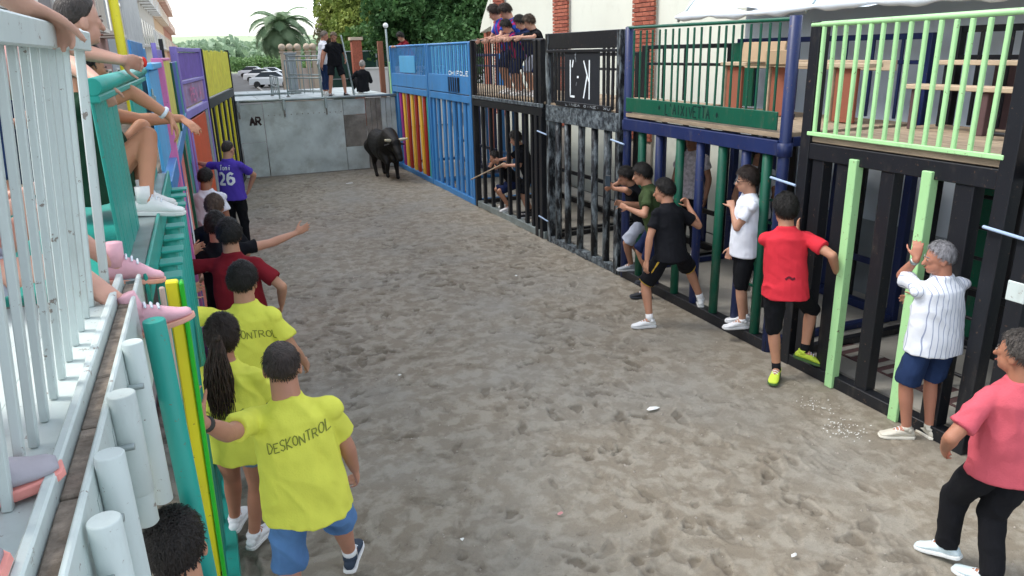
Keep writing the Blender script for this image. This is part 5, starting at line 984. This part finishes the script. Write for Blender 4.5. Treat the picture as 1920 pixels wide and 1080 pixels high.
# ---- right side
I_k = person('youth in black with yellow trimmed shorts straddling out from the navy cage', (4.45, 6.5, 0), 1.74, -8, pel=(4.50, 6.50, .84), chest=(.05, .26, .95), look=(-.75, .8, -.15), hands=[(4.20, 6.52, .74), (4.88, 6.74, 1.27)], poles=[(-.6, -.3, 0), (.3, -.4, -.6)],
   feet=[(4.30, 6.56, 0), (5.02, 6.62, .12)], toes=[(-.95, .3, 0), (.5, .8, 0)], knees=[(-.25, .6, 0), (.6, .7, 0)], sk='#b5846a', hair=('short', DK, .026), top=tee(C_blk, sleeve=.62, hem=-.06, loose=1.3), bottom=dict(m=C_blk, len=.9, loose=1.6), shoes=('#e4e6e6', '#dadcdc', '#e6e6e6'), voxel=.009, group=FR, curl=(.4, .9))
for i, q in ((0, -1), (1, 1)):
    for nm_, dr in (('side_stripe', q),):
        a = I_k['HP'][i]+I_k['pr']*q*.075-I_k['pf']*.045; b = I_k['HP'][i]+(I_k['KN'][i]-I_k['HP'][i])*.88+I_k['pr']*q*.07-I_k['pf']*.045; P = Prim(); P.limb(a, b, .010, .012, sx=1, sy=1, n=8); obj(nm_, P.mesh(M_tex('gold_trim', '#c9a338'), I_k['off']), I_k['t'])
    E1 = I_k['HP'][i]+(I_k['KN'][i]-I_k['HP'][i])*.885; P = Prim(); P.limb(E1, E1+nrm(I_k['KN'][i]-I_k['HP'][i])*.014, .0935, .094, round_=(0, 0), n=24); obj('hem_trim', P.mesh(M_tex('gold_trim', '#c9a338'), I_k['off']), I_k['t'])
person('youth in an olive green shirt close behind the black shirted one', (4.86, 7.45, 0), 1.72, -55, pel=(4.90, 7.38, .9), chest=(-.22, .16, .95), look=(-1, .45, -.2), hands=[(4.48, 7.38, 1.18), (4.66, 7.78, 1.15)], feet=[(4.80, 7.42, 0), (4.98, 7.6, .1)], sk='#b5846a', hair=('fringe', DK, .024), top=tee(C_grn, sleeve=.62, loose=1.3), bottom=dict(m=C_nvy, len=.95, loose=1.4), shoes=('#22252c', '#3a3f48'), voxel=.010, group=FR)
I_f = person('boy in black leaning out past the far navy post and holding up a phone', (5.1, 8.1, .12), 1.62, -60, pel=(5.12, 8.02, .86), chest=(-.42, .02, .9), look=(-1, .5, -.3), hands=[(4.66, 7.98, 1.30), (4.74, 8.14, 1.32)], feet=[(5.05, 8.2, .12), (5.25, 8.0, .12)], knees=[(-1, .2, .2), (-.4, .3, 0)], sk='#a87a62', hair=('fringe', DK, .024), top=tee(C_blk, sleeve=.62), bottom=dict(m=C_gry, len=.95, loose=1.5), shoes=('#9aa0a6', '#c9ccce'), voxel=.010, group=FR)
ph = thing('phone', 'black phone held up by the boy leaning out past the far navy post', 'phone', (4.60, 8.07, 1.39), -1.0); box('body', -.037, .037, -.004, .004, -.07, .07, M_black, ph); box('screen', -.034, .034, -.0065, -.0042, -.066, .066, M_glass, ph)
I_g = person('youth in a white shirt and glasses standing on the sill inside the navy cage', (4.96, 5.86, .12), 1.72, -62, pel=(4.96, 5.86, 1.03), look=(-1, .42, -.08), hands=[(4.86, 5.98, 1.40), (4.86, 5.95, .98)], poles=[(-.2, -.8, -.5), None], feet=[(4.96, 5.82, .12), (5.08, 5.92, .12)], sk='#b88a72', hair=('fringe', '#2b1f19', .026), top=tee(C_wht, sleeve=.62, hem=-.1, loose=1.3), bottom=dict(m=C_blk, len=1.05, loose=1.4), shoes=('#e4e6e8', '#dcdedf'), voxel=.009, group=FR, curl=(.9, .4))
for q in (-1, 1):
    c = I_g['hc']+I_g['lk']*.105+I_g['hu']*.006+I_g['hr']*q*.03; P = Prim(); P.ell(c, I_g['hr']*.020, I_g['lk']*.002, I_g['hu']*.014, 12, 4); obj('glasses_lens', P.mesh(M_glass, I_g['off']), I_g['t']); P = Prim(); P.limb(c+I_g['hr']*q*.02, I_g['hc']+I_g['hr']*q*.078+I_g['hu']*.01, .002, .002, n=6); obj('glasses_arm', P.mesh(M_black, I_g['off']), I_g['t'])
I_r = person('youth in a bright red shirt lifting one yellow green trainer', (4.62, 4.95, 0), 1.74, 38, pel=(4.59, 4.86, .92), chest=(.0, .1, 1), look=(.3, 1, -.1), hands=[(4.92, 5.12, 1.34), (4.92, 4.62, 1.08)], poles=[None, (.2, -1, -.5)], feet=[(4.62, 4.90, 0), (4.86, 4.86, .17)], toes=[(-.6, -.5, 0), (.75, -.55, -.28)], knees=[(.2, .8, 0), (.8, .3, 0)], sk='#b5846a', hair=('volume', DK, .022),
   top=tee(C_red, sleeve=.62, hem=-.09, loose=1.5), bottom=dict(m=C_blk, len=1.05, loose=1.7), shoes=('#c9e04a', '#4a6a3a', '#1b1b1f'), voxel=.009, group=FR, curl=(.5, .8), handdir=((.25, .3, 1), (.8, -.1, .2)), text=[dict(text='', up=.1, col='#5a1220', lw=.02, sts=[[(-.03, 0), (.0, .02), (.03, 0), (.05, .01)]], right=.02)])
ph = thing('phone', 'black phone in the right hand of the youth in red', 'phone', (5.02, 4.60, 1.13), .8); box('body', -.037, .037, -.005, .005, -.07, .07, M_black, ph, rot=(.5, .9, 0)); box('screen', -.034, .034, .0052, .007, -.066, .066, M_glass, ph, rot=(.5, .9, 0))
I_o = person('grey haired man in a striped white shirt, hand held to his face', (4.82, 3.60, 0), 1.66, 14, pel=(4.82, 3.54, .86), chest=(-.09, -.03, 1), look=(-.85, .55, -.12), hands=[(4.66, 3.66, 1.47), (4.94, 3.80, 1.05)], poles=[(-.1, -.1, -1), None], feet=[(4.78, 3.62, 0), (4.96, 3.56, 0)], toes=[(-.85, .5, 0), (.2, 1, 0)], sk='#b07a64', hair=('short', '#8d8c90', .012),
   top=tee(C_str, sleeve=.78, hem=-.10, loose=1.6), bottom=dict(m=C_dend, len=.92, loose=1.5, name='denim_shorts'), shoes=('#cfcabb', '#e4e0d2'), voxel=.008, group=FR, bulk=1.12, handdir=((.1, .1, 1), None), palms=((.6, .5, 0), None))
P = Prim(); e = nrm(I_o['WR'][0]-I_o['EL'][0]); P.limb(I_o['WR'][0]-e*.04, I_o['WR'][0]-e*.015, .031, .031, round_=(0, 0)); obj('watch', P.mesh(M_galv, I_o['off']), I_o['t'])
person('man in a coral pink shirt and black trousers walking at the right edge', (3.72, 2.36, 0), 1.66, 22, pel=(3.70, 2.18, .85), chest=(-.14, -.04, 1), look=(-.15, 1, .0), hands=[(3.44, 2.36, .90), (3.95, 2.05, .86)], poles=[(-.8, -.3, 0), None], feet=[(3.76, 2.44, .05), (3.78, 2.20, 0)], toes=[(-.2, .9, -.25), (-.2, 1, 0)], sk='#a5725a', hair=('short', '#4a443f', .012),
   top=tee(C_pink, sleeve=.72, hem=-.08, loose=1.6), bottom=dict(m=C_blk, len=1.99, loose=1.5, name='trousers'), shoes=('#cfe0e6', '#d8dcdc'), voxel=.0085, group=FR, bulk=1.12)
I_j = person('boy in black inside the plain black cage gripping a thin stick', (5.2, 11.95, .12), 1.6, -70, pel=(5.22, 11.95, .92), chest=(-.33, .1, .93), look=(-1, .5, -.35), hands=[(4.86, 12.05, 1.05), (4.80, 12.30, 1.12)], feet=[(5.15, 11.85, .12), (5.3, 12.1, .12)], sk='#b88a72', hair=('volume', DK, .022), top=tee(C_blk, sleeve=.8, loose=1.4, hem=-.12), bottom=dict(m=C_blk, len=1.0, loose=1.5), shoes=('#2c2c30', '#c9c9c9'), voxel=.012, group=FR)
person('crouching boy in dark clothes inside the plain black cage beside the one with the stick', (5.2, 12.7, .05), 1.55, -80, pel=(5.25, 12.65, .62), chest=(-.55, .2, .72), look=(-1, .3, -.2), hands=[(4.85, 12.55, .95), (4.84, 12.8, 1.0)], feet=[(5.05, 12.55, .12), (5.15, 12.85, .12)], knees=[(-1, 0, .8), (-1, .2, .6)], sk='#b08066', hair=('short', DK, .02), top=tee(C_blk), bottom=dict(m=C_nvy, len=.95, loose=1.4), voxel=.012, group=FR)
tag(tube('stick', (4.83, 12.15, 1.08), (4.62, 13.4, .62), .012, M_woodl), 'thin pale stick poked out through the black cage bars towards the bull', 'stick')
o = Prim(); o.ell(V3(5.09, 11.86, .74), V3(.01, .004, 0), V3(0, .05, 0), V3(0, 0, .05), 14, 6); obj('badge', o.mesh(M_tarp, I_j['off']), I_j['t'])
person('person in a white and blue top deep inside the navy cage', (6.15, 7.15, .05), 1.82, -160, look=(.2, -1, 0), sk='#a87a62', hair=('short', DK, .02), top=tee(C_wht), bottom=dict(m=C_nvy, len=1.8, name='trousers'), voxel=.014, group=FR)
person('person in a pale patterned top behind the ladder of the navy cage', (6.2, 8.55, .05), 1.85, -120, sk='#a87a62', hair=('short', DK, .02), top=tee(mat('patterned_top', '#d4cdd2', rough=.9, var=.4, vscale=25)), bottom=dict(m=C_blk, len=1.8, name='trousers'), voxel=.014, group=FR)
# ---- children on the black deck and the blue deck
KG = 'children leaning over the rail of the black cage'
for (lab, y, hgt, m, hr_, lk_, x) in (('tallest child at the left of the leaning group, blue and claret shirt', 13.2, 1.66, C_clar, BR, (-.9, .6, -.5), 5.40), ('child in blue and claret with hair falling forward, second in the group', 12.75, 1.66, C_clar, BR, (-.8, .3, -.7), 5.45), ('small child in a claret and navy shirt bending over the rail', 12.5, 1.36, C_clar2, DK, (-.9, .2, -.7), 5.30),
   ('dark haired child in navy in the middle of the leaning group', 12.22, 1.42, C_nvy, DK, (-.9, .3, -.6), 5.45), ('brown haired child in a black top at the right of the leaning group', 11.72, 1.40, C_blk, '#4a3a2c', (-.9, .35, -.45), 5.40)):
    person(lab, (x, y, 2.2), hgt, -85, pel=(x, y, 2.2+.50*hgt), chest=(-.38, .05, .92), look=lk_, hands=[(4.93, y-.18, 3.17), (4.93, y+.18, 3.17)], handdir=((-1, 0, -.5), (-1, 0, -.5)), sk='#c1937c', hair=('volume', hr_, .024), top=tee(m, sleeve=.6), bottom=dict(m=C_nvy if m is not C_nvy else C_gry, len=.95), voxel=.012, group=KG, base_z=2.2)
person('child in dark red leaning over the far end of the blue railing', (5.25, 19.7, 2.2), 1.35, -110, pel=(5.25, 19.7, 2.88), chest=(-.4, -.05, .9), look=(-1, -.2, -.6), hands=[(4.83, 19.5, 3.12), (4.83, 19.85, 3.12)], sk='#c1937c', hair=('volume', DK, .024), top=tee(C_dred, sleeve=.6), bottom=dict(m=C_nvy, len=.95), voxel=.014, base_z=2.2)
# ---- people on the barrier
BG = 'men on top of the steel barrier'
person('man in a white shirt and jeans turned sideways on the barrier', (3.22, 21.2, 1.9), 1.70, 80, look=(1, -.3, -.25), chest=(.12, -.05, 1), hands=[(3.45, 21.3, 2.75), (3.1, 20.85, 2.72)], sk='#b3806a', hair=('short', '#8b8076', .012), top=tee(C_wht, sleeve=.62), bottom=dict(m=C_dend, len=1.85, name='jeans'), voxel=.014, group=BG, base_z=1.9)
person('man in black shirt and shorts standing astride at the front edge of the barrier', (3.42, 20.5, 1.9), 1.70, 178, pel=(3.42, 20.5, 2.76), chest=(.03, -.12, 1), look=(-.1, -1, -.45), hands=[(3.68, 20.33, 2.82), (3.07, 20.45, 2.68)], feet=[(3.62, 20.45, 1.9), (3.22, 20.45, 1.9)], toes=[(.4, -1, 0), (-.2, -1, 0)], sk='#b3806a', hair=('short', '#7a6a58', .012), top=tee(C_blk, sleeve=.6), bottom=dict(m=C_blk, len=.8, loose=1.4), shoes=('#2a2a30', '#4a4a50'), voxel=.012, group=BG, base_z=1.9, bulk=1.1)
person('grey headed person in black seated at the right end of the barrier', (4.30, 21.5, 1.9), 1.65, 20, pel=(4.28, 21.35, 2.04), chest=(.05, .0, 1), look=(.3, 1, -.1), feet=[(4.1, 21.9, 1.9), (4.3, 21.95, 1.9)], knees=[(0, .4, 1)]*2, hands=[(4.05, 21.6, 2.3), (4.5, 21.6, 2.3)], sk='#b3806a', hair=('short', '#a9a39c', .012), top=tee(C_blk, sleeve=1.8), bottom=dict(m=C_blk, len=1.8, name='trousers'), voxel=.014, group=BG, base_z=1.9)
# ================================================================== THE BULL
def bull(x, y, hdg):
    t = thing('bull', 'black bull with pale blunt horns trotting out beside the steel barrier', 'bull', (x, y, 0)); a = R_(hdg); f = V3(math.sin(a), math.cos(a), 0); r = V3(math.cos(a), -math.sin(a), 0); z = V3(0, 0, 1); o = V3(x, y, 0)
    def p(fw, up, rt=0.): return o+(f*fw+z*up+r*rt)*.88
    B = Prim()
    rg = [(-.86, .98, .10, .14), (-.80, .96, .20, .26), (-.60, .95, .27, .33), (-.3, .90, .29, .33), (0, .86, .31, .36), (.3, .88, .31, .40), (.5, .94, .27, .40), (.66, 1.0, .20, .32), (.78, 1.02, .12, .22)]
    B.rings([(p(fw, up), r*w_, z*h_) for fw, up, w_, h_ in rg], 22)
    B.limb(p(.45, 1.12), p(.95, 1.0), .27, .17, side=r, sx=.85, sy=1.1); B.limb(p(.15, 1.2), p(.55, 1.22), .10, .16, side=r)                 # neck, hump
    B.limb(p(.92, 1.02), p(1.18, .78), .135, .095, side=r, sx=1.05); B.limb(p(1.15, .80), p(1.27, .66), .095, .07, side=r, sx=1.1)           # head, muzzle
    B.limb(p(.6, .7), p(.75, .6), .14, .1, side=r)                                                                                          # brisket
    for q in (-1, 1): B.limb(p(.92, 1.03, q*.12), p(.86, 1.0, q*.27), .035, .05, side=z, sx=.5)                                              # ears
    def leg(pts): 
        for (A, ra), (C, rc) in zip(pts, pts[1:]): B.limb(A, C, ra, rc)
    leg([(p(.42, .75, -.16), .15), (p(.46, .42, -.16), .065), (p(.50, .12, -.16), .042), (p(.54, .05, -.16), .05)])
    leg([(p(.42, .75, .16), .15), (p(.66, .48, .16), .065), (p(.58, .20, .16), .042), (p(.62, .13, .16), .05)])
    leg([(p(-.62, .85, -.17), .2), (p(-.48, .60, -.17), .11), (p(-.74, .40, -.17), .055), (p(-.68, .10, -.17), .042), (p(-.63, .04, -.17), .05)])
    leg([(p(-.62, .85, .17), .2), (p(-.36, .60, .17), .11), (p(-.50, .38, .17), .055), (p(-.36, .10, .17), .042), (p(-.31, .04, .17), .05)])
    B.limb(p(-.84, 1.08), p(-.95, .8), .035, .022); B.limb(p(-.95, .8), p(-.93, .42), .022, .045)
    remesh_job(B, mat('bull_hide', '#0f0c0a', rough=.6, var=.4, vscale=12, bump=.5, bscale=120, spec=.3), o, 'body', t, .016, 5)
    H = mat('horn', '#cfc4a6', rough=.45, var=.15)
    for q in (-1, 1):
        P = Prim(); pts = [p(.94, 1.12, q*.09), p(.96, 1.14, q*.18), p(1.0, 1.15, q*.26), p(1.05, 1.16, q*.30)]
        P.rings([(pp, V3(0, 0, 1)*rr, f*rr) for pp, rr in zip(pts, (.038, .036, .030, .022))], 12); P.ell(pts[-1], r*.03, f*.03, z*.03); obj('horn', P.mesh(H, o), t)
        P = Prim(); P.ell(p(1.03, .96, q*.115), r*.016, f*.018, z*.016); obj('eye', P.mesh(M_eye, o), t)
bull(4.08, 18.35, 174)
flush_jobs()
# ================================================================== SCRAPS
for x, y, s_, lab in ((3.24, 4.84, .07, 'crumpled white paper scrap right of the middle of the mud'), (3.05, 17.8, .16, 'pale flat scrap on the mud near the steel barrier'), (1.16, 3.83, .02, 'tiny white scrap near the bottom of the mud'), (1.85, 3.82, .03, 'small reddish scrap in the lower middle of the mud'), (1.42, 6.47, .03, 'small white scrap right of the ponytailed woman'), (2.96, 2.85, .03, 'white scrap at the bottom right of the mud'), (3.69, 8.98, .03, 'small pale scrap in front of the paint splashed cage')):
    scrap(x, y, s_, lab, scr if 'reddish' not in lab else M_tex('pink_scrap', '#c98f8f'))
V = []; F = []
for k in range(130):
    c = (4.43, 3.9) if k % 3 else (4.5, 4.3); x, y = c[0]+rng.normal()*.09, c[1]+rng.normal()*.08; s_ = rng.uniform(.003, .011); b0 = len(V); a = rng.uniform(0, 6)
    V += [(x+s_*math.cos(a+q*1.57), y+s_*math.sin(a+q*1.57)*.7, .014+.003*(q % 2)+s_*.3) for q in range(4)]; F.append((b0, b0+1, b0+2, b0+3))
stuff(obj('white_crumbs', mesh_of(V, F, scr)))
V = []; F = []
for k in range(900):
    x, y = rng.uniform(0, 5), 1.5+rng.random()**1.4*12; s_ = rng.uniform(.004, .012); zz = float(H[min(len(ys)-1, np.searchsorted(ys, y)), min(len(xs)-1, np.searchsorted(xs, x))]); b0 = len(V)
    V += [(x+s_, y, zz), (x-s_*.5, y+s_*.9, zz), (x-s_*.5, y-s_*.9, zz), (x, y, zz+s_*1.1)]; F += [(b0, b0+1, b0+3), (b0+1, b0+2, b0+3), (b0+2, b0, b0+3)]
stuff(obj('small_stones', mesh_of(V, F, mat('pebble', '#a8a096', rough=.8, var=.3))))
